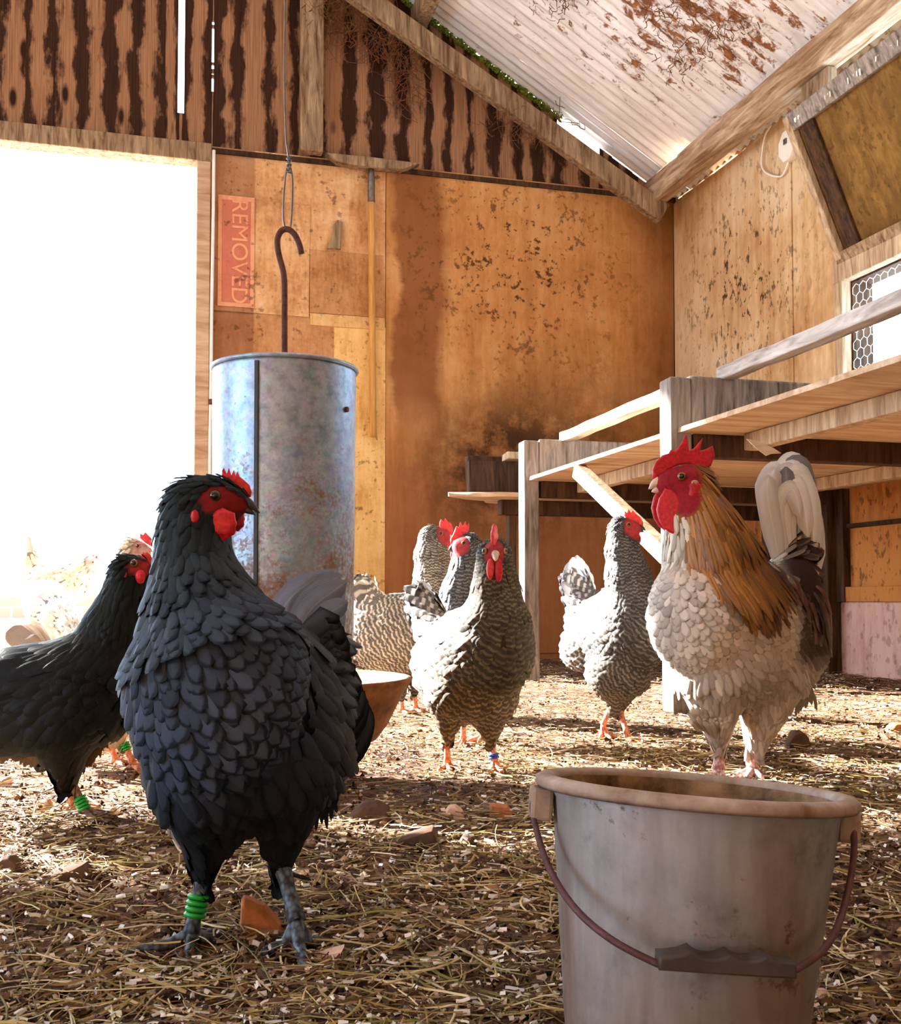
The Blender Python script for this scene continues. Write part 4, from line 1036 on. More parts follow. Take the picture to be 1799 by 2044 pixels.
def skin_mat(name, c, c2, sss=.25, scale=160):
    b = NB(name, .45, 0, .4); n = b.noise(b.coord('Object'), scale, 3, .6); b.color(b.ramp(n, [(.35, c2), (.65, c)])); b.bump(n, .35, .002)
    b.b.inputs['Subsurface Weight'].default_value = sss; b.b.inputs['Subsurface Radius'].default_value = (.02, .004, .003); b.b.inputs['Subsurface Scale'].default_value = .5
    return b.m
M['body'] = body_mat('under_plumage')
_e = NB('eye', .08, 0, .6); _e.color(_e.n('ShaderNodeAttribute', attribute_name='col').outputs['Color']); M['eye'] = _e.m
M['comb'] = skin_mat('comb_red', lin(214, 30, 44), lin(170, 14, 28))
M['comb_pink'] = skin_mat('comb_pink', lin(232, 84, 84), lin(206, 50, 54))
M['comb_deep'] = skin_mat('comb_deep', lin(206, 18, 34), lin(150, 8, 22))
M['beak_dark'] = plain('beak_dark', lin(60, 56, 52), .35, var=.4, scale=60, spec=.5)
M['beak_horn'] = plain('beak_horn', lin(206, 176, 150), .4, var=.25, scale=60, spec=.5)
def scaly(name, a, c):
    b = NB(name, .5, 0, .4); v = b.n('ShaderNodeTexVoronoi', {'Vector': b.coord('Object', (1, 1, .7)), 'Scale': 190.0}).outputs['Distance']
    b.color(b.ramp(v, [(.2, a), (.75, c)])); b.bump(v, -.5, .003); return b.m
M['leg_slate'] = scaly('leg_slate', lin(96, 112, 128), lin(30, 34, 42))
M['leg_pink'] = scaly('leg_pink', lin(232, 160, 124), lin(186, 104, 72))
M['leg_white'] = scaly('leg_white', lin(226, 204, 196), lin(180, 110, 104))
M['leg_brown'] = scaly('leg_brown', lin(140, 112, 92), lin(84, 60, 48))
M['band_green'] = plain('band_green', lin(20, 150, 50), .3, var=.1, spec=.5)
M['band_blue'] = plain('band_blue', lin(40, 70, 170), .3, var=.1, spec=.5)
M['f_slate'] = feather_mat('slate_feathers', .9, (0.003, .005, .008, 1), rough=.55, spec=.16)
M['f_black'] = feather_mat('black_feathers', .6, rough=.5, spec=.14)
M['f_bar'] = feather_mat('barred_feathers', .15, bars=2.8, bar_col=(0.020, .019, .019, 1), rough=.65)
M['f_bar_brown'] = feather_mat('brown_barred_feathers', .2, bars=2.6, bar_col=(0.022, .015, .009, 1), rough=.65)
M['f_white'] = feather_mat('white_feathers', .45, lin(120, 96, 72), rough=.65, trans=.12)
M['f_gold'] = feather_mat('gold_hackle', .35, lin(70, 30, 6), shaft=.6, rough=.38, spec=.5)
M['f_fluff'] = feather_mat('fluff', .0, rough=.9)
M['f_tail'] = feather_mat('tail_feathers', .25, lin(60, 56, 54), shaft=.4, rough=.5, trans=.15)
M['f_buff'] = feather_mat('buff_feathers', .2, lin(150, 100, 56), rough=.65)

def oval_face(b, x, y, dz, rx, ry, rz=None):
    """mask of bare facial skin: an ellipsoid in the picture's own directions, metres from pixels"""
    c = b.P(x, y, dz); R_ = np.array([b.px(rx), rz or b.px(rx), b.px(ry)])
    B_ = np.stack([A3(RGT), A3(FWD), [0, 0, 1.0]])
    return lambda X: np.clip((1.15 - np.linalg.norm(((X - c) @ B_.T) / R_, axis=1)) * 5, 0, 1)
def none_face(X): return np.zeros(len(X))
def const(c):
    return lambda s, X, n, w: np.repeat(np.asarray(c, float)[None], len(X), 0)
def by_tag(d, default):
    def f(s, X, n, w):
        C = np.array([d.get(p[5], default) for p in s.pr], float); return w @ C
    return f
def tv(a, b): return A3(RGT * a + FWD * b)
def fan(b, bases, tips, bow, wd, nrm, cols, seed=0, z=(0, 0)):
    r = random.Random(seed); out = []
    for i, (p, q) in enumerate(zip(bases, tips)):
        p, q = b.P(*p), b.P(*q); m = (p + q) / 2 + np.asarray(bow(i / max(1, len(tips) - 1)))
        out.append(([p, m, q], wd * r.uniform(.85, 1.15), np.asarray(nrm) + [r.uniform(-.25, .25), r.uniform(-.25, .25), r.uniform(-.1, .1)], np.asarray(cols) * r.uniform(.75, 1.2)))
    return out
TOE = lambda f, L=.05: [f * L, rot2(f, 38) * L * .85, rot2(f, -38) * L * .85, -f * L * .42]
def rot2(v, deg):
    a = math.radians(deg); return np.array([v[0] * math.cos(a) - v[1] * math.sin(a), v[0] * math.sin(a) + v[1] * math.cos(a), 0])
CAMN = A3(-FWD)

# ---- grey-blue hen in front
a = Bird('hen', 480, 1872, (-.50, -.87), 'large blue-grey hen with green leg band standing in front of the feeder'); a.skin = (.26, .012, .02); a.shr = .0055
P, px = a.P, a.px
LA = {'breast': (.034, .024, .0115), 'body': (.036, .026, .0135), 'neck': (.026, .013, .0070), 'rump': (.046, .026, .014), 'thigh': (.036, .017, .010), 'tailbase': (.046, .028, .014), 'head': (.011, .006, .0042)}
a.ell(P(425, 1370, -.055), (px(150), px(178), px(190)), .2, tag='breast')
a.ell(P(482, 1412, .02), (px(205), px(172), px(218)), .35)
a.ell(P(540, 1500, .06), (px(190), px(150), px(135)), .1, tag='rump')
a.ell(P(425, 1530, -.02), (px(130), px(120), px(120)), 0, tag='body')
a.chain([(P(425, 1300, -.045), px(160)), (P(402, 1215, -.035), px(102)), (P(388, 1130, -.02), px(69)), (P(385, 1060, -.015), px(59)), (P(392, 1018, -.012), px(55))])
a.cone(P(392, 1008, -.01), P(440, 998, -.012), px(52), px(38), 'head', flow=A3(-RGT))
a.cone(P(440, 998, -.012), P(482, 1004, -.012), px(37), px(25), 'head', flow=A3(-RGT))
a.cone(P(420, 1560, -.02), P(405, 1735, 0), px(105), px(30), 'thigh', flow=[0, 0, -1])
a.cone(P(560, 1540, .01), P(560, 1715, .02), px(115), px(33), 'thigh', flow=[0, 0, -1])
a.cone(P(605, 1385, .12), P(640, 1290, .16), px(88), px(56), 'tailbase', flow=A3(RGT * .25 + FWD * .2 - UP * .75))
a.cone(P(630, 1390, .12), P(640, 1500, .10), px(72), px(34), 'tailbase', flow=[.1, .05, -1])
ca = by_tag({'breast': (.050, .074, .128), 'body': (.009, .013, .017), 'neck': (.014, .024, .030), 'head': (.003, .006, .004), 'rump': (.006, .007, .008), 'thigh': (.009, .012, .016), 'tailbase': (.075, .080, .094)}, (.03, .04, .05))  # breast tint carries blue sky light; body, rump, thighs darkened as the shaded side
fa1, fa2, fa3 = oval_face(a, 438, 995, -.03, 38, 22, .030), oval_face(a, 470, 1010, -.012, 30, 20, .05), oval_face(a, 425, 1012, -.03, 20, 14, .022)
a.build(M['body'], ca, lambda X: np.maximum(np.maximum(fa1(X), fa2(X)), np.maximum(fa3(X), 0)), .0055)
a.plume('plumage', M['f_slate'], LA, 60000, 1, lift=.16)
# folded wing on the side turned to the room: longer, narrower feathers
wing_c = a.P(575, 1410, -.01)
a.plume('wing', M['f_slate'], {'body': (.055, .026, .016), 'rump': (.06, .024, .016), 'tailbase': (.06, .028, .016)}, 14000, 2, lift=.10, off=.007, keep=lambda X: np.linalg.norm((X - wing_c) / np.array([.075, .11, .085]), axis=1) < 1)
tl = [(560 + 6 * i, 1330 + 2 * i, .11 + .006 * i) for i in range(9)]
tt = [(640, 1145, .19), (662, 1138, .21), (680, 1146, .20), (692, 1160, .18), (688, 1178, .22), (694, 1200, .17), (690, 1228, .2), (684, 1250, .18), (692, 1275, .16)]
a.quills('tail', M['f_tail'], fan(a, tl, tt, lambda t: A3(-RGT * .022 * (1 - t) + UP * .012), .036, CAMN + A3(RGT * .3), (.22, .25, .32), 3))
st = [(575 + 9 * i, 1300 + 9 * i, .08 + .004 * i) for i in range(14)]
se = [(650 + 3.6 * i, 1245 + 22 * i, .10 + .005 * i) for i in range(14)]
a.quills('saddle', M['f_slate'], fan(a, st, se, lambda t: A3(RGT * .018 + UP * .022), .034, CAMN + A3(UP * .4), (.065, .070, .082), 4))
hr = []
for i in range(46):
    x, y = random.uniform(600, 672), random.uniform(1500, 1600)
    hr.append(([P(x - 20, y - 40, .08), P(x, y, .09), P(x + random.uniform(-6, 10), y + random.uniform(30, 75), .09)], .006, CAMN, (.02, .018, .02)))
for i in range(40):
    x, y = random.uniform(335, 372), random.uniform(1560, 1660); c_ = (.30, .27, .26)
    hr.append(([P(x + 25, y - 40, .05), P(x, y, .05), P(x + random.uniform(-6, 22), y + random.uniform(20, 45), .05)], .006, CAMN, c_))
for i in range(40):
    x, y = random.uniform(575, 640), random.uniform(1590, 1640); c_ = (.34, .28, .22)
    hr.append(([P(x, y - 30, .10), P(x - 3, y, .10), P(x - random.uniform(0, 14), y + random.uniform(10, 32), .10)], .006, CAMN, c_))
a.quills('fluff', M['f_fluff'], hr)['kind'] = 'stuff'
cmb = [(500, 993), (503, 982), (498, 968), (486, 957), (478, 951), (474, 941), (470, 951), (467, 938), (462, 949), (457, 934), (453, 946), (447, 934), (443, 940), (443, 952), (450, 962), (446, 968), (462, 978), (480, 988)]
a.plate('comb', cmb, M['comb'], .006, -.010, bev=.0024)
a.blob('wattle', P(444, 1046, -.036), (px(28), .006, px(31)), M['comb'], A3(RGT), rough=.05)
a.blob('wattle', P(474, 1036, .004), (px(15), .006, px(24)), M['comb'], A3(RGT), rough=.05)
a.blob('earlobe', P(389, 1032, -.0500), (px(8), .004, px(14)), M['comb_deep'], A3(RGT), rough=.05)
a.eye(429, 990, -.0352, px(12), CAMN + A3(RGT * .15), (.05, .036, .008))
a.beak(P(478, 1001, -.012), P(519, 1024, -.012), px(15), M['beak_dark'], .4)
a.leg(P(407, 1738, 0), P(382, 1862, -.012), .0082, M['leg_slate'], [tv(-.068, -.03), tv(.004, -.03), tv(.045, .03), tv(.03, .055)], band=(.57, 4, 'bright green plastic spiral leg band'), band_mat=M['band_green'])
a.leg(P(560, 1718, .02), P(592, 1838, -.012), .0092, M['leg_slate'], [tv(.018, -.055), tv(-.036, -.018), tv(.034, .016), tv(-.02, .035)])

# ---- black hen at the left edge
b = Bird('hen', 150, 1622, (.97, -.10), 'glossy black hen at the left edge with green leg band'); b.skin = (.42, .03, .02)
P, px = b.P, b.px
b.ell(P(75, 1395), (px(210), .095, px(112)), .12); b.ell(P(180, 1370), (px(105), .085, px(108)), .5, tag='breast'); b.ell(P(-90, 1400), (px(110), .075, px(85)), 0, tag='rump')
b.chain([(P(205, 1325), px(82)), (P(232, 1250), px(56)), (P(250, 1190), px(40)), (P(258, 1148), px(33))])
b.cone(P(258, 1140), P(285, 1134), px(32), px(20), 'head', flow=A3(-RGT))
b.cone(P(130, 1440, -.03), P(138, 1555, -.02), px(75), px(20), 'thigh', flow=[0, 0, -1]); b.cone(P(110, 1440, .04), P(122, 1550, .04), px(70), px(18), 'thigh', flow=[0, 0, -1])
b.cone(P(-150, 1360), P(-240, 1260), px(60), px(35), 'tailbase')
cb_ = by_tag({'neck': (.004, .007, .005), 'head': (.003, .006, .003), 'body': (.004, .006, .007), 'thigh': (.008, .006, .005), 'breast': (.004, .006, .0065)}, (.004, .006, .006))
fb = oval_face(b, 280, 1133, -.018, 24, 17, .018)
b.build(M['body'], cb_, fb, .0065)
b.plume('plumage', M['f_black'], {'body': (.05, .028, .015), 'breast': (.04, .024, .013), 'rump': (.05, .026, .016), 'tailbase': (.06, .028, .018), 'neck': (.03, .012, .008), 'thigh': (.04, .018, .012), 'head': (.011, .006, .0045)}, 26000, 5, lift=.12)
b.quills('tail', M['f_black'], fan(b, [(-200, 1300, .01 * i - .03) for i in range(7)], [(-300 - 12 * i, 1180 + 14 * i, .015 * i - .04) for i in range(7)], lambda t: A3(UP * .02), .045, CAMN, (.012, .014, .016), 6))
fl_ = []
for i in range(60):
    x = random.uniform(0, 110); y = 1500 + (x * .16) + random.uniform(-12, 6)
    fl_.append(([P(x, y - 22, -.02), P(x - 4, y, 0), P(x - random.uniform(2, 16), y + random.uniform(8, 22), 0)], .007, CAMN, (.16, .10, .05)))
for i in range(50):
    t = random.random(); x, y = 165 + 75 * t, 1525 - 95 * t
    fl_.append(([P(x - 10, y - 16, .0), P(x, y, 0), P(x + random.uniform(-2, 8), y + random.uniform(10, 26), 0)], .007, CAMN, (.16, .09, .03)))
b.quills('fluff', M['f_fluff'], fl_)['kind'] = 'stuff'
b.plate('comb', [(304, 1132), (306, 1122), (303, 1112), (297, 1106), (294, 1101), (291, 1107), (286, 1101), (284, 1108), (281, 1112), (290, 1122)], M['comb'], .006, 0, bev=.002)
b.blob('wattle', P(280, 1151, -.024), (px(10), .005, px(14)), M['comb'], A3(RGT)); b.blob('wattle', P(290, 1150, .006), (px(8), .005, px(13)), M['comb'], A3(RGT))
b.blob('earlobe', P(250, 1148, -.0300), (px(4), .003, px(9)), M['comb'], A3(RGT))
b.eye(268, 1124, -.0245, px(8), CAMN, (.16, .10, .02))
b.beak(P(288, 1135), P(309, 1143), px(9), M['beak_horn'], .4)
b.leg(P(138, 1552, -.02), P(168, 1612, -.02), .0080, M['leg_brown'], TOE(tv(.95, -.2), .055), band=(.85, 4, 'bright green plastic spiral leg band'), band_mat=M['band_green'])
b.leg(P(122, 1548, .04), P(148, 1608, .04), .0080, M['leg_pink'], TOE(tv(.95, -.2), .055))

# ---- rooster
r_ = Bird('rooster', 1472, 1546, (-.62, -.78), 'big rooster with golden neck, cream breast and upright red comb'); r_.skin = (.34, .008, .018)
P, px = r_.P, r_.px
r_.ell(P(1478, 1245, .02), (px(185), px(125), px(135)), .25); r_.ell(P(1392, 1225, -.07), (px(95), px(96), px(118)), .3, tag='breast')
r_.ell(P(1560, 1300, .09), (px(105), px(88), px(88)), -.1, tag='rump'); r_.ell(P(1470, 1330, 0), (px(110), px(100), px(80)), 0, tag='belly')
r_.chain([(P(1430, 1170, -.04), px(112)), (P(1412, 1095, -.045), px(82)), (P(1392, 1030, -.05), px(58)), (P(1375, 980, -.05), px(42))], tag='hackle')
r_.cone(P(1372, 968, -.05), P(1336, 966, -.055), px(42), px(27), 'head', flow=A3(RGT)); r_.cone(P(1338, 966, -.055), P(1328, 967, -.057), px(23), px(15), 'head', flow=A3(RGT))
r_.cone(P(1425, 1350, -.04), P(1436, 1478, -.03), px(78), px(21), 'thigh', flow=[0, 0, -1]); r_.cone(P(1535, 1350, .02), P(1509, 1488, .0), px(78), px(22), 'thigh', flow=[0, 0, -1])
r_.cone(P(1560, 1180, .06), P(1585, 1110, .10), px(60), px(34), 'tailbase', flow=A3(UP * .3 + RGT * .5)); r_.ell(P(1590, 1200, .04), (px(70), px(55), px(90)), 0, tag='saddle', flow=A3(RGT * .35 - UP))
cr = by_tag({'body': (.52, .46, .38), 'breast': (.66, .60, .52), 'belly': (.34, .29, .22), 'rump': (.26, .21, .15), 'thigh': (.50, .42, .34), 'hackle': (.36, .145, .018), 'head': (.30, .11, .015), 'tailbase': (.60, .56, .46), 'saddle': (.045, .018, .010)}, (.5, .45, .38))
_cr = cr
def cr(s_, X, n, w):
    C = _cr(s_, X, n, w); rx = ((X - P(1572, 1240)) @ A3(RGT)); m = np.clip((rx + .02) / .03, 0, 1) * np.clip((X[:, 2] - P(1580, 1330)[2]) / .03, 0, 1); return C * (1 - m[:, None]) + np.array([.030, .012, .008]) * m[:, None]
fr1, fr2, fr3 = oval_face(r_, 1352, 962, -.07, 46, 42, .045), oval_face(r_, 1335, 985, -.05, 34, 40, .05), oval_face(r_, 1372, 1000, -.08, 26, 40, .04)
r_.build(M['body'], cr, lambda X: np.maximum(np.maximum(fr1(X), fr2(X)), fr3(X)), .0065)
front = lambda X: ((X - P(1372, 1090, -.11)) @ A3(RGT)) > -.002          # pale throat stays clear of the hackle
r_.plume('plumage', M['f_white'], {'body': (.030, .023, .0125), 'breast': (.026, .020, .0105), 'belly': (.030, .019, .0115), 'rump': (.045, .022, .013), 'thigh': (.040, .014, .009), 'tailbase': (.05, .03, .016)}, 42000, 7, lift=.11, cv=.14)
r_.colf = const((.60, .52, .40))
r_.plume('throat', M['f_white'], {'hackle': (.045, .013, .009)}, 9000, 21, lift=.12, keep=lambda X: ~front(X))
r_.colf = lambda s, X, n, w: np.array([.20, .082, .008])[None] * np.clip(1.0 - 1.0 * np.clip(((X - P(1440, 1080)) @ A3(RGT)) / .12, -.3, 1), .25, 1.3)[:, None] * np.array([1, 1, 1])[None] + np.array([.012, .0, .0])[None]
r_.plume('hackle', M['f_gold'], {'hackle': (.085, .011, .0062), 'head': (.022, .006, .004)}, 40000, 8, lift=.07, keep=front, cv=.3, jit=.09)
sh = []
for i in range(150):                                                   # long lower hackles falling over shoulder and breast
    t = random.uniform(.2, 1); x0 = 1400 + 150 * t; y0 = 1075 + 70 * t + random.uniform(-25, 25); dz = -.125 + .14 * t
    x1 = x0 + random.uniform(-18, 22) + 20 * t; y1 = y0 + random.uniform(80, 128)
    sh.append(([P(x0, y0, dz + .012), P((x0 + x1) / 2 + 3, (y0 + y1) / 2, dz - .018), P(x1, y1, dz - .006)], .0085, CAMN + A3(RGT * (-.4 + 1.2 * t)), np.array([.20, .075, .009]) * (1.25 - 1.0 * t) * random.uniform(.6, 1.3)))
r_.quills('cape', M['f_gold'], sh)
sd = []
for i in range(90):                                                    # dark red saddle hackles over the rump
    t = random.random(); x0 = 1520 + 100 * t + random.uniform(-15, 15); y0 = 1130 + 60 * t + random.uniform(-20, 20)
    x1 = min(1662, x0 + random.uniform(20, 60)); y1 = y0 + random.uniform(70, 120); c_ = random.choice([(.09, .022, .008), (.02, .012, .010), (.05, .02, .012)])
    sd.append(([P(x0, y0, -.05 + .09 * t), P((x0 + x1) / 2 + 10, (y0 + y1) / 2 - 10, -.085 + .10 * t), P(x1, y1, -.06 + .10 * t)], .010, CAMN + A3(RGT * .6), c_))
r_.quills('saddle', M['f_gold'], sd)
tq = []
for i in range(26):
    k = i / 25.0; bx, by, z = 1560 + 26 * k, 1140 - 6 * math.sin(i * 2.1), .07 + .07 * ((i * 7) % 26) / 26
    ax_, ay = 1540 + 50 * k + 4 * math.sin(i * 3.3), 936 - 14 * math.sin(k * math.pi) + 75 * ((i * 5) % 7) / 7.0 * (k > .15)
    ex, ey = 1524 + 112 * k ** .8, (985 + 60 * math.sin(i * 1.7)) if k < .3 else 930 + 215 * ((k - .3) / .7) ** .8 + 12 * math.sin(i * 2.9)
    c_ = (.20, .20, .20) if i in (8, 21) else random.choice([(.80, .78, .72), (.74, .71, .62), (.66, .64, .60)])
    if k < .3: pts = [P(bx, by, z), P(1545 + 10 * k, 1060, z), P(1532 + 30 * k, 985 - 10 * i / 3, z), P(1534 + 36 * k + 2 * i, 948 - 4 * i, z)]
    else: pts = [P(bx, by, z), P(bx * .55 + ax_ * .45 - 12, 1045, z), P(ax_ - 6, ay + 26, z), P(ax_ + 14, ay, z), P(ax_ * .35 + ex * .65 + 5, ay * .6 + ey * .4, z), P(ex, ey, z)]
    tq.append((pts, .046 * random.uniform(.85, 1.2), CAMN + A3(RGT * random.uniform(-.4, .3)), c_))
r_.quills('tail', M['f_tail'], tq)
fl_ = []
for i in range(140):
    s_ = random.random() < .5; x = random.uniform(1372, 1470) if s_ else random.uniform(1480, 1580); y = random.uniform(1390, 1440)
    tx, ty = ((1437, 1478) if s_ else (1510, 1492)); q = random.uniform(.25, .8)
    dz = -.07 if s_ else -.02
    fl_.append(([P(x, y, dz), P(x * (1 - q * .5) + tx * q * .5 + random.uniform(-4, 4), y * (1 - q * .5) + ty * q * .5, dz - .012), P(x * (1 - q) + tx * q, y * (1 - q) + ty * q + 8, dz + .01)], .009, CAMN, np.array([.46, .38, .29]) * random.uniform(.6, 1.25)))
for i in range(40):
    x, y = random.uniform(1590, 1630), random.uniform(1330, 1400)
    fl_.append(([P(x - 30, y - 20, .1), P(x - 6, y, .1), P(x + random.uniform(-14, 8), y + random.uniform(10, 36), .1)], .008, CAMN, (.25, .2, .14)))
r_.quills('fluff', M['f_fluff'], fl_)['kind'] = 'stuff'
cz = [(285, 320), (281, 272), (300, 227), (338, 190), (372, 180), (384, 160), (410, 166), (438, 130), (470, 69), (480, 110), (486, 165), (514, 150), (562, 95), (548, 140), (545, 165), (575, 158), (615, 138), (628, 190), (606, 250), (562, 272), (530, 258), (480, 238), (420, 246), (370, 272), (335, 300), (302, 328)]
r_.plate('comb', [(1200 + x / 2.763, 840 + y / 2.763) for x, y in cz], M['comb_deep'], .010, -.055, bev=.004)
wz = [(352, 372), (318, 430), (304, 490), (318, 550), (345, 592), (380, 618), (418, 632), (446, 596), (456, 530), (450, 470), (425, 410), (392, 380)]
r_.plate('wattle', [(1200 + x / 2.763, 840 + y / 2.763) for x, y in wz], M['comb'], .010, -.078, nrm=FWD + RGT * .25, bev=.004)
r_.plate('wattle', [(1190 + x / 2.763, 836 + y / 2.763) for x, y in wz], M['comb_deep'], .010, -.048, nrm=FWD + RGT * .1, bev=.004)
r_.blob('earlobe', P(1388, 990, -.096), (px(13), .005, px(30)), M['comb_deep'], A3(RGT), rough=.08)
r_.blob('ear_tuft', P(1387, 964, -.094), (px(8), .004, px(6)), plain('ear_tuft', lin(170, 150, 120), .9), A3(RGT))
r_.eye(1361, 951, -.0905, px(8.5), CAMN - A3(RGT * .2), (.30, .09, .02))
r_.beak(P(1322, 964, -.057), P(1295, 976, -.06), px(15), M['beak_horn'], .4)
r_.leg(P(1437, 1478, -.03), P(1435, 1534, -.03), .0125, M['leg_white'], TOE(tv(-.5, -.85), .06)); r_.leg(P(1509, 1488, 0), P(1503, 1536, 0), .0125, M['leg_white'], TOE(tv(-.5, -.85), .06))

# ---- barred hens
def barred(gx, gy, fwd, label, spec_scale, seed, build, face, d=None, cols=None, mat='f_bar', h=.0075, N=22000, group='barred hens', gz0=None, skin=(.55, .06, .07)):
    o = Bird('hen', gx, gy, fwd, label, d, group, gz0); o.skin = skin; build(o)
    c = by_tag(cols or {}, (.34, .32, .29)); o.build(M['body'], by_tag({k: tuple(x * .35 for x in v) for k, v in (cols or {}).items()}, (.12, .11, .10)), face(o), h); o.colf = c
    k = spec_scale
    o.plume('plumage', M[mat], {'body': (.040 * k, .027 * k, .0145 * k), 'breast': (.036 * k, .025 * k, .013 * k), 'rump': (.042 * k, .026 * k, .015 * k), 'neck': (.026 * k, .013 * k, .0078 * k), 'thigh': (.03 * k, .018 * k, .011 * k), 'tailbase': (.055 * k, .030 * k, .016 * k), 'head': (.010, .006, .0045)}, N, seed, lift=.14, cv=.18)
    return o
DK = {'neck': (.22, .22, .21), 'head': (.12, .12, .12), 'body': (.34, .31, .27), 'breast': (.10, .085, .055), 'rump': (.50, .46, .42), 'tailbase': (.54, .52, .50), 'thigh': (.17, .135, .09)}
# middle hen facing us, blue band
def bg(o):
    P, px = o.P, o.px
    o.ell(P(948, 1318, .02), (px(135), px(98), px(112)), .25); o.ell(P(990, 1275, -.05), (px(72), px(72), px(100)), .4, tag='breast'); o.ell(P(885, 1330, .09), (px(70), px(62), px(78)), 0, tag='rump')
    o.ell(P(940, 1385, 0), (px(75), px(80), px(50)), 0, tag='thigh')
    o.chain([(P(993, 1225, -.05), px(58)), (P(990, 1175, -.055), px(42)), (P(988, 1135, -.06), px(32)), (P(987, 1108, -.065), px(27))])
    o.cone(P(987, 1102, -.065), P(988, 1102, -.09), px(24), px(16), 'head', flow=A3(FWD))
    o.cone(P(900, 1395, .0), P(893, 1470, .0), px(48), px(15), 'thigh', flow=[0, 0, -1]); o.cone(P(982, 1400, -.01), P(980, 1474, -.01), px(48), px(15), 'thigh', flow=[0, 0, -1])
    o.cone(P(875, 1270, .12), P(850, 1210, .17), px(48), px(30), 'tailbase', flow=A3(UP * .5 - RGT * .4))
CG = dict(DK); CG.update({'breast': (.085, .06, .022), 'neck': (.15, .125, .075), 'body': (.26, .20, .115), 'thigh': (.22, .155, .08)})
g = barred(940, 1532, (.36, -.93), 'brown barred hen facing forward in the middle with blue leg band', 1.0, 31, bg, lambda o: oval_face(o, 987, 1106, -.09, 18, 28, .036), cols=CG, mat='f_bar_brown')
P, px = g.P, g.px
g.quills('tail', M['f_tail'], fan(g, [(868 + 2 * i, 1235, .13 + .01 * i) for i in range(7)], [(838 - 1 * i, 1160 + 10 * i, .19 + .01 * i) for i in range(7)], lambda t: A3(UP * .012), .04, CAMN, (.60, .58, .58), 8))
hc = np.array(P(988, 1080, -.085)); s_ = g.k
g.plate3('comb', [(-.030, -.006), (-.036, .012), (-.030, .022), (-.024, .012), (-.016, .034), (-.010, .016), (-.002, .036), (.005, .016), (.013, .034), (.018, .012), (.027, .018), (.026, -.002), (.02, -.014), (-.01, -.012)], hc, FWD + RGT * .2, M['comb_pink'], .007, .0025)
g.blob('wattle', P(979, 1136, -.108), (.005, .008, px(20)), M['comb_pink'], A3(-FWD)); g.blob('wattle', P(996, 1139, -.108), (.005, .008, px(22)), M['comb'], A3(-FWD))
g.blob('earlobe', P(968, 1128, -.075), (.006, .004, px(13)), M['comb_pink'], A3(-FWD)); g.blob('earlobe', P(1006, 1126, -.075), (.006, .004, px(13)), M['comb'], A3(-FWD))
g.eye(969, 1100, -.095, px(6.5), A3(-RGT * .8 - FWD * .7), (.45, .2, .03)); g.eye(1007, 1100, -.090, px(6.5), A3(RGT * .9 - FWD * .6), (.45, .2, .03))
g.beak(P(989, 1106, -.105), P(990, 1118, -.128), px(8), M['beak_horn'], .3)
g.leg(P(893, 1468), P(893, 1524), .0082, M['leg_pink'], TOE(tv(.15, -.98), .05)); g.leg(P(980, 1472, -.01), P(987, 1518, -.01), .0082, M['leg_pink'], TOE(tv(.35, -.93), .052), band=(.80, 2, 'blue leg band'), band_mat=M['band_blue'])

# hen behind it looking left
def bf(o):
    P, px = o.P, o.px
    o.ell(P(950, 1300, .06), (px(125), px(80), px(92)), .2); o.ell(P(915, 1270), (px(60), px(58), px(75)), .4, tag='breast'); o.ell(P(1000, 1310, .1), (px(55), px(55), px(60)), 0, tag='rump')
    o.chain([(P(915, 1240, -.01), px(50)), (P(920, 1180, -.01), px(35)), (P(930, 1130, -.01), px(27)), (P(935, 1095, -.01), px(24))])
    o.cone(P(934, 1088, -.01), P(916, 1090, -.015), px(24), px(16), 'head', flow=A3(RGT))
    o.cone(P(925, 1340), P(925, 1430), px(45), px(13), 'thigh', flow=[0, 0, -1]); o.cone(P(965, 1340, .05), P(962, 1425, .05), px(45), px(13), 'thigh', flow=[0, 0, -1])
    o.cone(P(1000, 1270, .12), P(1012, 1235, .15), px(36), px(24), 'tailbase')
f_ = barred(945, 1482, (-.75, -.66), 'barred hen in profile looking left, standing between two other hens', 1.0, 32, bf, lambda o: oval_face(o, 920, 1092, -.02, 24, 22, .03), cols=DK, N=16000)
P, px = f_.P, f_.px
f_.plate('comb', [(899, 1086), (900, 1074), (905, 1066), (908, 1058), (911, 1050), (916, 1053), (919, 1042), (924, 1050), (929, 1041), (932, 1050), (937, 1043), (937, 1058), (932, 1070), (922, 1074), (912, 1080), (905, 1088)], M['comb_pink'], .008, -.012, bev=.003)
f_.blob('wattle', P(916, 1112, -.022), (px(13), .005, px(17)), M['comb'], A3(RGT)); f_.blob('wattle', P(910, 1108, .0), (px(11), .005, px(14)), M['comb'], A3(RGT))
f_.eye(926, 1084, -.036, px(5), CAMN - A3(RGT * .2), (.3, .1, .03)); f_.beak(P(910, 1090, -.015), P(895, 1099, -.016), px(8), M['beak_dark'], .4)
f_.leg(P(925, 1428), P(925, 1474), .008, M['leg_pink'], TOE(tv(-.8, -.6), .05)); f_.leg(P(962, 1424, .05), P(962, 1466, .05), .008, M['leg_pink'], TOE(tv(-.8, -.6), .05))

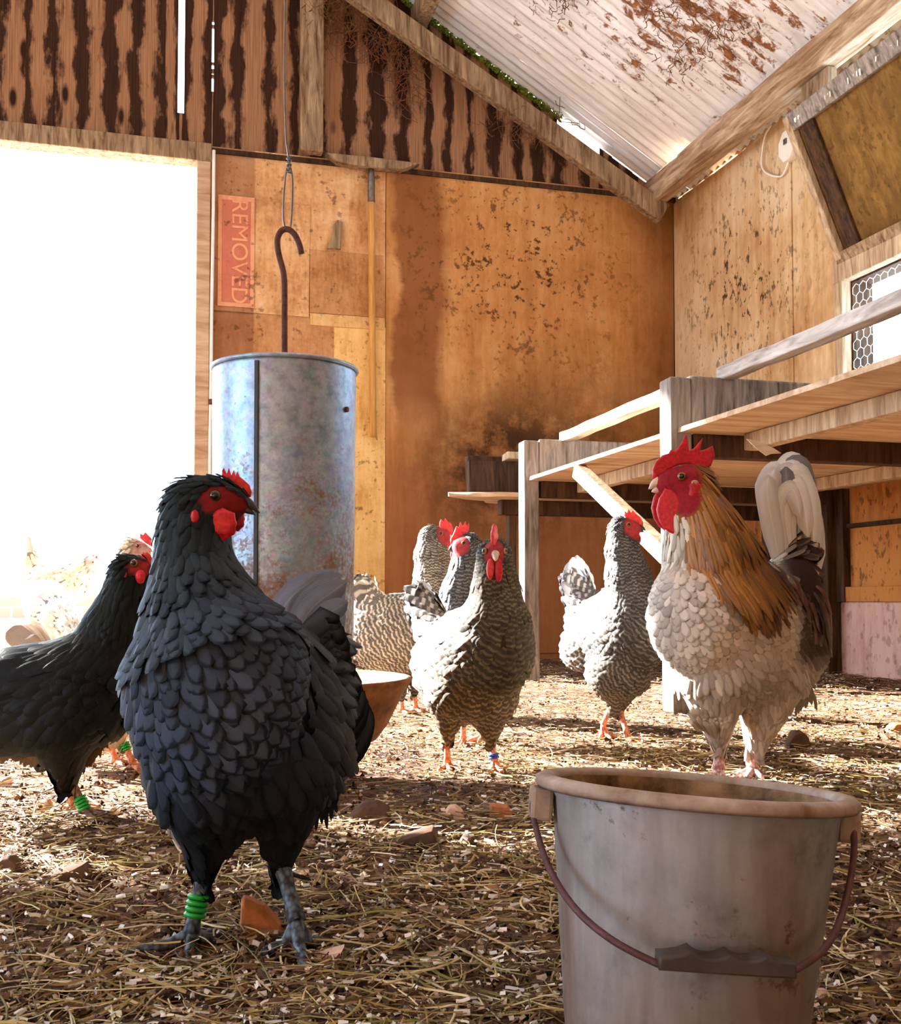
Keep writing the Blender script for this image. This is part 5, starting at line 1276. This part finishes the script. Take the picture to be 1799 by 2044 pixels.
# rearmost hen of the trio, by the feeder bowl
def be(o):
    P, px = o.P, o.px
    o.ell(P(800, 1262, 0), (px(92), px(66), px(78)), .25); o.ell(P(850, 1240, -.02), (px(50), px(50), px(64)), .4, tag='breast'); o.ell(P(748, 1275, .0), (px(44), px(48), px(58)), 0, tag='rump')
    o.chain([(P(862, 1200, -.01), px(44)), (P(866, 1150, -.01), px(37)), (P(862, 1105, -.01), px(31)), (P(864, 1078, -.01), px(25))])
    o.cone(P(864, 1072, -.01), P(886, 1070, -.015), px(24), px(15), 'head', flow=A3(-RGT))
    o.cone(P(800, 1310), P(800, 1380), px(38), px(12), 'thigh', flow=[0, 0, -1]); o.cone(P(830, 1310, .05), P(826, 1376, .05), px(38), px(12), 'thigh', flow=[0, 0, -1])
    o.cone(P(745, 1235), P(733, 1185, .01), px(36), px(26), 'tailbase', flow=A3(UP * .5 - RGT * .2))
CE = dict(DK); CE.update({'body': (.66, .55, .40), 'rump': (.72, .64, .52), 'tailbase': (.74, .68, .58), 'neck': (.42, .37, .28)})
e_ = barred(812, 1424, (.92, -.30), 'barred hen right behind the feeder bowl with tail against the wall joint', 1.0, 33, be, lambda o: oval_face(o, 884, 1072, -.02, 21, 19, .03), cols=CE, N=14000)
P, px = e_.P, e_.px
e_.quills('tail', M['f_bar'], fan(e_, [(740 + 3 * i, 1215, -.03 + .01 * i) for i in range(7)], [(716 + 8 * i, 1155 + 5 * abs(i - 1), -.05 + .016 * i) for i in range(7)], lambda t: A3(-RGT * .01), .045, CAMN, (.74, .68, .58), 9))
e_.plate('comb', [(905, 1062), (904, 1052), (900, 1044), (894, 1041), (889, 1034), (886, 1042), (880, 1036), (878, 1043), (877, 1050), (884, 1056), (894, 1062), (900, 1070)], M['comb_pink'], .008, -.012, bev=.003)
e_.blob('wattle', P(886, 1090, -.022), (px(10), .005, px(13)), M['comb_pink'], A3(RGT)); e_.blob('wattle', P(894, 1088, .0), (px(9), .005, px(12)), M['comb_pink'], A3(RGT))
e_.eye(880, 1065, -.037, px(5), CAMN, (.4, .15, .03)); e_.beak(P(892, 1070, -.014), P(905, 1076, -.016), px(7), M['beak_horn'], .4)
e_.leg(P(800, 1378), P(803, 1418), .008, M['leg_pink'], TOE(tv(.9, -.3), .05)); e_.leg(P(826, 1374, .05), P(830, 1412, .05), .008, M['leg_pink'], TOE(tv(.9, -.3), .05))

# right barred hen by the bench leg
def bh(o):
    P, px = o.P, o.px
    o.ell(P(1238, 1262, .03), (px(125), px(72), px(98)), .35); o.ell(P(1272, 1245, -.03), (px(58), px(56), px(80)), .4, tag='breast'); o.ell(P(1172, 1292, .08), (px(50), px(48), px(50)), 0, tag='rump')
    o.ell(P(1235, 1345, 0), (px(62), px(60), px(48)), 0, tag='thigh')
    o.chain([(P(1262, 1205, -.03), px(54)), (P(1252, 1145, -.035), px(40)), (P(1243, 1095, -.04), px(30)), (P(1243, 1065, -.04), px(26))])
    o.cone(P(1243, 1056, -.04), P(1266, 1054, -.05), px(25), px(15), 'head', flow=A3(-RGT))
    o.cone(P(1225, 1350), P(1226, 1408), px(42), px(14), 'thigh', flow=[0, 0, -1]); o.cone(P(1250, 1350, .03), P(1234, 1412, .03), px(44), px(14), 'thigh', flow=[0, 0, -1])
    o.cone(P(1182, 1250, .09), P(1158, 1180, .12), px(44), px(32), 'tailbase', flow=A3(UP * .4 - RGT * .3))
CH = dict(DK); CH.update({'breast': (.08, .072, .06), 'body': (.20, .18, .16), 'neck': (.17, .17, .165), 'rump': (.70, .66, .62), 'tailbase': (.78, .78, .80), 'thigh': (.20, .16, .11)})
h_ = barred(1228, 1470, (.55, -.83), 'dark barred hen with pale tail looking right between bench leg and rooster', 1.0, 34, bh, lambda o: oval_face(o, 1262, 1056, -.055, 22, 21, .03), cols=CH)
P, px = h_.P, h_.px
h_.quills('tail', M['f_tail'], fan(h_, [(1172 + 2 * i, 1225, .08 + .012 * i) for i in range(8)], [(1128 + 8 * i, (1150, 1122, 1112, 1108, 1114, 1124, 1140, 1162)[i], .09 + .018 * i) for i in range(8)], lambda t: A3(UP * .010 - RGT * .012), .036, CAMN, (.46, .46, .48), 10))
h_.plate('comb', [(1284, 1050), (1284, 1042), (1278, 1032), (1270, 1026), (1263, 1018), (1260, 1024), (1255, 1016), (1252, 1024), (1247, 1019), (1246, 1030), (1254, 1038), (1264, 1044), (1274, 1052)], M['comb_pink'], .008, -.045, bev=.003)
h_.blob('wattle', P(1262, 1077, -.058), (px(10), .005, px(13)), M['comb_pink'], A3(RGT)); h_.blob('wattle', P(1272, 1076, -.035), (px(8), .005, px(11)), M['comb'], A3(RGT))
h_.blob('earlobe', P(1243, 1066, -.073), (px(6), .003, px(8)), M['comb_deep'], A3(RGT))
h_.eye(1254, 1047, -.0695, px(5), CAMN + A3(RGT * .2), (.4, .15, .03)); h_.beak(P(1273, 1053, -.05), P(1290, 1059, -.055), px(7), M['beak_dark'], .4)
h_.leg(P(1222, 1406), P(1204, 1446, .01), .008, M['leg_pink'], TOE(tv(.3, -.95), .05)); h_.leg(P(1236, 1410, .03), P(1252, 1464, -.01), .008, M['leg_pink'], TOE(tv(.7, -.7), .05))

# ---- pale buff hen in full sun behind the black one
def bd(o):
    P, px = o.P, o.px
    o.ell(P(185, 1385), (px(150), px(82), px(84)), .2); o.ell(P(250, 1360), (px(70), px(66), px(80)), .5, tag='breast'); o.ell(P(110, 1375), (px(70), px(58), px(62)), -.2, tag='rump')
    o.chain([(P(262, 1310), px(56)), (P(266, 1230), px(40)), (P(262, 1160), px(30)), (P(264, 1110), px(25))])
    o.cone(P(264, 1098), P(285, 1096), px(25), px(15), 'head', flow=A3(-RGT))
    o.cone(P(225, 1420, -.04), P(242, 1475, -.03), px(46), px(15), 'thigh', flow=[0, 0, -1]); o.cone(P(205, 1420, .04), P(215, 1470, .04), px(44), px(14), 'thigh', flow=[0, 0, -1])
    o.cone(P(90, 1340), P(55, 1295), px(42), px(28), 'tailbase')
CD = {k: (.80, .66, .48) for k in ('neck', 'head', 'body', 'breast', 'rump', 'thigh')}; CD['tailbase'] = (.70, .62, .56)
d_ = barred(235, 1530, (.97, -.2), 'pale buff hen in bright sun mostly hidden behind the black hen', 1.0, 35, bd, lambda o: oval_face(o, 284, 1096, -.02, 20, 18, .03), cols=CD, mat='f_buff', N=12000, group=None, skin=(.78, .46, .40))
P, px = d_.P, d_.px
d_.quills('tail', M['f_buff'], fan(d_, [(80 + 4 * i, 1320, -.03 + .01 * i) for i in range(8)], [(12 + 11 * i, 1262 - 4 * min(i, 4) + 2 * i, -.05 + .016 * i) for i in range(8)], lambda t: A3(UP * .012), .05, CAMN, (.55, .48, .44), 12))
d_.plate('comb', [(304, 1092), (305, 1082), (302, 1074), (296, 1068), (290, 1062), (286, 1068), (280, 1064), (279, 1074), (290, 1084)], M['comb_pink'], .008, -.005, bev=.003)
d_.blob('wattle', P(288, 1116, -.012), (px(10), .005, px(13)), M['comb_pink'], A3(RGT)); d_.blob('wattle', P(294, 1114, .01), (px(9), .005, px(12)), M['comb_pink'], A3(RGT))
d_.eye(276, 1090, -.025, px(5), CAMN, (.4, .15, .03)); d_.beak(P(291, 1096), P(306, 1103), px(7), M['beak_horn'], .4)
d_.leg(P(242, 1472, -.03), P(266, 1524, -.03), .008, M['leg_pink'], TOE(tv(.95, -.2), .05), band=(.35, 3, 'green leg band'), band_mat=M['band_green']); d_.leg(P(215, 1468, .04), P(232, 1520, .04), .008, M['leg_pink'], TOE(tv(.95, -.2), .05))

# ---- two birds out in the yard
def bc(o):
    P, px = o.P, o.px
    o.ell(P(112, 1168), (px(62), px(46), px(46)), .1); o.ell(P(150, 1160), (px(34), px(34), px(38)), .3, tag='breast'); o.ell(P(75, 1170), (px(34), px(34), px(36)), 0, tag='rump')
    o.chain([(P(158, 1145), px(28)), (P(172, 1132), px(20)), (P(180, 1124), px(15))]); o.cone(P(180, 1122), P(189, 1124), px(13), px(9), 'head', flow=A3(-RGT))
    o.cone(P(108, 1195, -.03), P(112, 1222, -.03), px(22), px(7), 'thigh', flow=[0, 0, -1]); o.cone(P(122, 1195, .05), P(126, 1222, .05), px(22), px(7), 'thigh', flow=[0, 0, -1])
    o.cone(P(64, 1145), P(60, 1110), px(22), px(13), 'tailbase')
c_ = barred(118, 1276, (.97, .1), 'barred hen outdoors in the glare beyond the doorway with level neck', 1.25, 36, bc, lambda o: oval_face(o, 186, 1124, -.02, 13, 15, .06), d=6.55, skin=(.8, .42, .38), cols={k: (.66, .54, .38) for k in ('neck', 'head', 'body', 'breast', 'rump', 'thigh', 'tailbase')}, mat='f_buff', N=9000, h=.011, group=None, gz0=YARD)  # plumage paled and left unbarred: the glare's haze is in its colour
P, px = c_.P, c_.px
c_.quills('tail', M['f_buff'], fan(c_, [(66 + i, 1128, -.02 + .01 * i) for i in range(6)], [(57 + 4 * i, 1070 + 9 * i, -.04 + .016 * i) for i in range(6)], lambda t: A3(-RGT * .02), .05, CAMN, (.5, .5, .47), 13))
c_.plate('comb', [(193, 1124), (195, 1116), (194, 1107), (190, 1112), (186, 1106), (183, 1112), (179, 1107), (178, 1114), (186, 1120)], M['comb_pink'], .01, 0, bev=.003)
c_.blob('wattle', P(186, 1138), (px(5), .008, px(7)), M['comb_pink'], A3(RGT)); c_.eye(186, 1122, -.045, px(2.5), CAMN, (.4, .15, .03)); c_.beak(P(190, 1125), P(198, 1129), px(4), M['beak_horn'], .4)
for xx, dz in ((112, -.03), (126, .05)): c_.leg(P(xx, 1220, dz), P(xx + 2, 1276, dz) + np.array([0, 0, .012]), .010, M['leg_pink'], TOE(tv(.97, .1), .06))
def bi(o):
    P, px = o.P, o.px
    o.ell(P(98, 1212), (px(62), px(46), px(46)), -.35); o.ell(P(120, 1232, -.1), (px(40), px(36), px(34)), -.5, tag='breast'); o.ell(P(90, 1195, .04), (px(42), px(42), px(36)), 0, tag='rump')
    o.chain([(P(130, 1232, -.14), px(26)), (P(142, 1252, -.2), px(18)), (P(148, 1268, -.24), px(13))]); o.cone(P(148, 1270, -.24), P(152, 1278, -.26), px(12), px(8), 'head')
    o.cone(P(90, 1240, -.03), P(94, 1272, -.03), px(24), px(8), 'thigh', flow=[0, 0, -1]); o.cone(P(112, 1240, .04), P(114, 1272, .04), px(24), px(8), 'thigh', flow=[0, 0, -1])
i_ = barred(105, 1322, (.6, -.8), 'white hen outdoors pecking with lowered head in the glare', 1.1, 37, bi, lambda o: oval_face(o, 151, 1275, -.25, 9, 10, .03), d=5.75, skin=(.8, .45, .4), cols={k: (.86, .80, .68) for k in ('neck', 'head', 'body', 'breast', 'rump', 'thigh', 'tailbase')}, mat='f_buff', N=8000, h=.010, group=None, gz0=0.0)
P, px = i_.P, i_.px
i_.plate('comb', [(155, 1268), (158, 1270), (160, 1276), (156, 1278), (152, 1272)], M['comb_pink'], .01, -.25, bev=.003); i_.eye(150, 1274, -.285, px(2.5), CAMN, (.4, .15, .03)); i_.beak(P(152, 1278, -.26), P(155, 1287, -.28), px(4), M['beak_horn'], .3)
for xx, dz in ((94, -.03), (114, .04)): i_.leg(P(xx, 1270, dz), P(xx + 2, 1318, dz), .010, M['leg_pink'], TOE(tv(.6, -.8), .06))

# ------------------------------------------------------------------ litter: straw and wood chips over the dirt
def scatter(n, d0, d1, seed):
    r = np.random.default_rng(seed); d = np.exp(r.uniform(math.log(d0), math.log(d1), n)); x = r.uniform(-.75, .85, n) * d
    X = x * RGT.x + d * FWD.x; Y = x * RGT.y + d * FWD.y; ok = (X < WALL_R - .05) & (Y < WALL_B - .05) & (Y > .3)
    return X[ok], Y[ok], d[ok], r
def straw(n, d0, d1, seed, L0, L1, W0, pal, name, label, flat=.35):
    X, Y, d, r = scatter(n, d0, d1, seed); n = len(X)
    cl = vnoise(X * 2.3 + 20, Y * 2.3 + 20, 91); ok = r.random(n) < (.25 + 1.1 * cl); X, Y, d = X[ok], Y[ok], d[ok]; n = len(X)
    L = r.uniform(L0, L1, n) * (0.55 + r.random(n) ** 3); w = W0 * r.uniform(.6, 1.5, n); a = r.uniform(0, 2 * np.pi, n); cvt = r.normal(0, .5, n); K = 5
    t = np.linspace(-.5, .5, K); ang = a[:, None] + cvt[:, None] * t; ds = L[:, None] / (K - 1)
    cx = np.cumsum(np.cos(ang) * ds, 1); cy = np.cumsum(np.sin(ang) * ds, 1); cx += (X - cx[:, K // 2])[:, None]; cy += (Y - cy[:, K // 2])[:, None]
    tl_ = np.abs(r.normal(0, flat * .22, n)); z = np.maximum(ground_z(cx, cy), ground_z(X, Y)[:, None] - .004) + .003 + r.uniform(0, .010, n)[:, None] + (tl_[:, None] * (t + .5) * L[:, None])
    sx, sy = -np.sin(ang), np.cos(ang); rl = r.uniform(-.7, .7, n)[:, None]
    A_ = np.stack([cx + sx * w[:, None] / 2, cy + sy * w[:, None] / 2, z + rl * w[:, None] / 2], -1); B_ = np.stack([cx - sx * w[:, None] / 2, cy - sy * w[:, None] / 2, z - rl * w[:, None] / 2], -1)
    Cc = np.stack([cx, cy, z + .55 * w[:, None]], -1)
    V = np.stack([A_, Cc, B_], 2).reshape(-1, 3); base = np.arange(n)[:, None] * K * 3
    q = np.array([(i * 3 + j, i * 3 + j + 1, i * 3 + j + 4, i * 3 + j + 3) for i in range(K - 1) for j in range(2)])
    pal = np.array([lin(*p)[:3] for p in pal]); col = pal[r.integers(0, len(pal), n)] * r.uniform(.65, 1.2, (n, 1))
    b = NB(name + '_mat', .7, 0, .25); b.color(b.n('ShaderNodeAttribute', attribute_name='col').outputs['Color'])
    return tag(npmesh(name, V, (base[..., None] + q[None]).reshape(-1, 4), b.m, None, True, col=np.repeat(col, K * 3, 0).clip(0, 1)), label, name.replace('_', ' '), kind='stuff')
straw(36000, .55, 6.2, 51, .02, .085, .0015, [(182, 158, 112), (162, 136, 84), (210, 194, 156), (134, 104, 66), (140, 126, 70), (104, 78, 50), (84, 60, 40)], 'straw', 'loose golden straw strewn over the dirt floor')
straw(40000, .60, 6.2, 52, .005, .016, .0038, [(210, 190, 164), (230, 220, 204), (146, 114, 86), (106, 76, 52), (238, 234, 226), (70, 48, 34), (92, 62, 44)], 'wood_chips', 'pale wood chips and shavings spread on the dirt floor', .25)
straw(2300, .55, 3.0, 54, .05, .15, .0021, [(170, 148, 76), (130, 122, 54), (196, 174, 112), (146, 116, 56), (206, 188, 142)], 'long_hay', 'long yellow hay stalks lying across the near litter', .25)
def crumbs(n, seed):
    X, Y, d, r = scatter(n, .6, 6.2, seed); n = len(X); R_ = .0022 * (1 + 2.4 * r.random(n) ** 6)
    oc = np.array([(1, 0, 0), (-1, 0, 0), (0, 1, 0), (0, -1, 0), (0, 0, 1), (0, 0, -1)], float); fc_ = np.array([(0, 2, 4), (2, 1, 4), (1, 3, 4), (3, 0, 4), (2, 0, 5), (1, 2, 5), (3, 1, 5), (0, 3, 5)])
    V = oc[None] * R_[:, None, None] * r.uniform(.5, 1.4, (n, 6, 3)) + np.stack([X, Y, ground_z(X, Y) + R_ * .5], -1)[:, None]
    pal = np.array([lin(*p)[:3] for p in [(60, 40, 26), (96, 66, 42), (130, 92, 60), (44, 30, 22), (200, 170, 136)]]); col = pal[r.integers(0, 5, n)]
    b = NB('crumb_mat', .9, 0, .1); b.color(b.n('ShaderNodeAttribute', attribute_name='col').outputs['Color'])
    return tag(npmesh('dirt_crumbs', V.reshape(-1, 3), (np.arange(n)[:, None, None] * 6 + fc_[None]).reshape(-1, 3), b.m, None, False, col=np.repeat(col, 6, 0)), 'dark crumbs of soil and bark over the floor', 'dirt crumbs', kind='stuff')
crumbs(32000, 53)
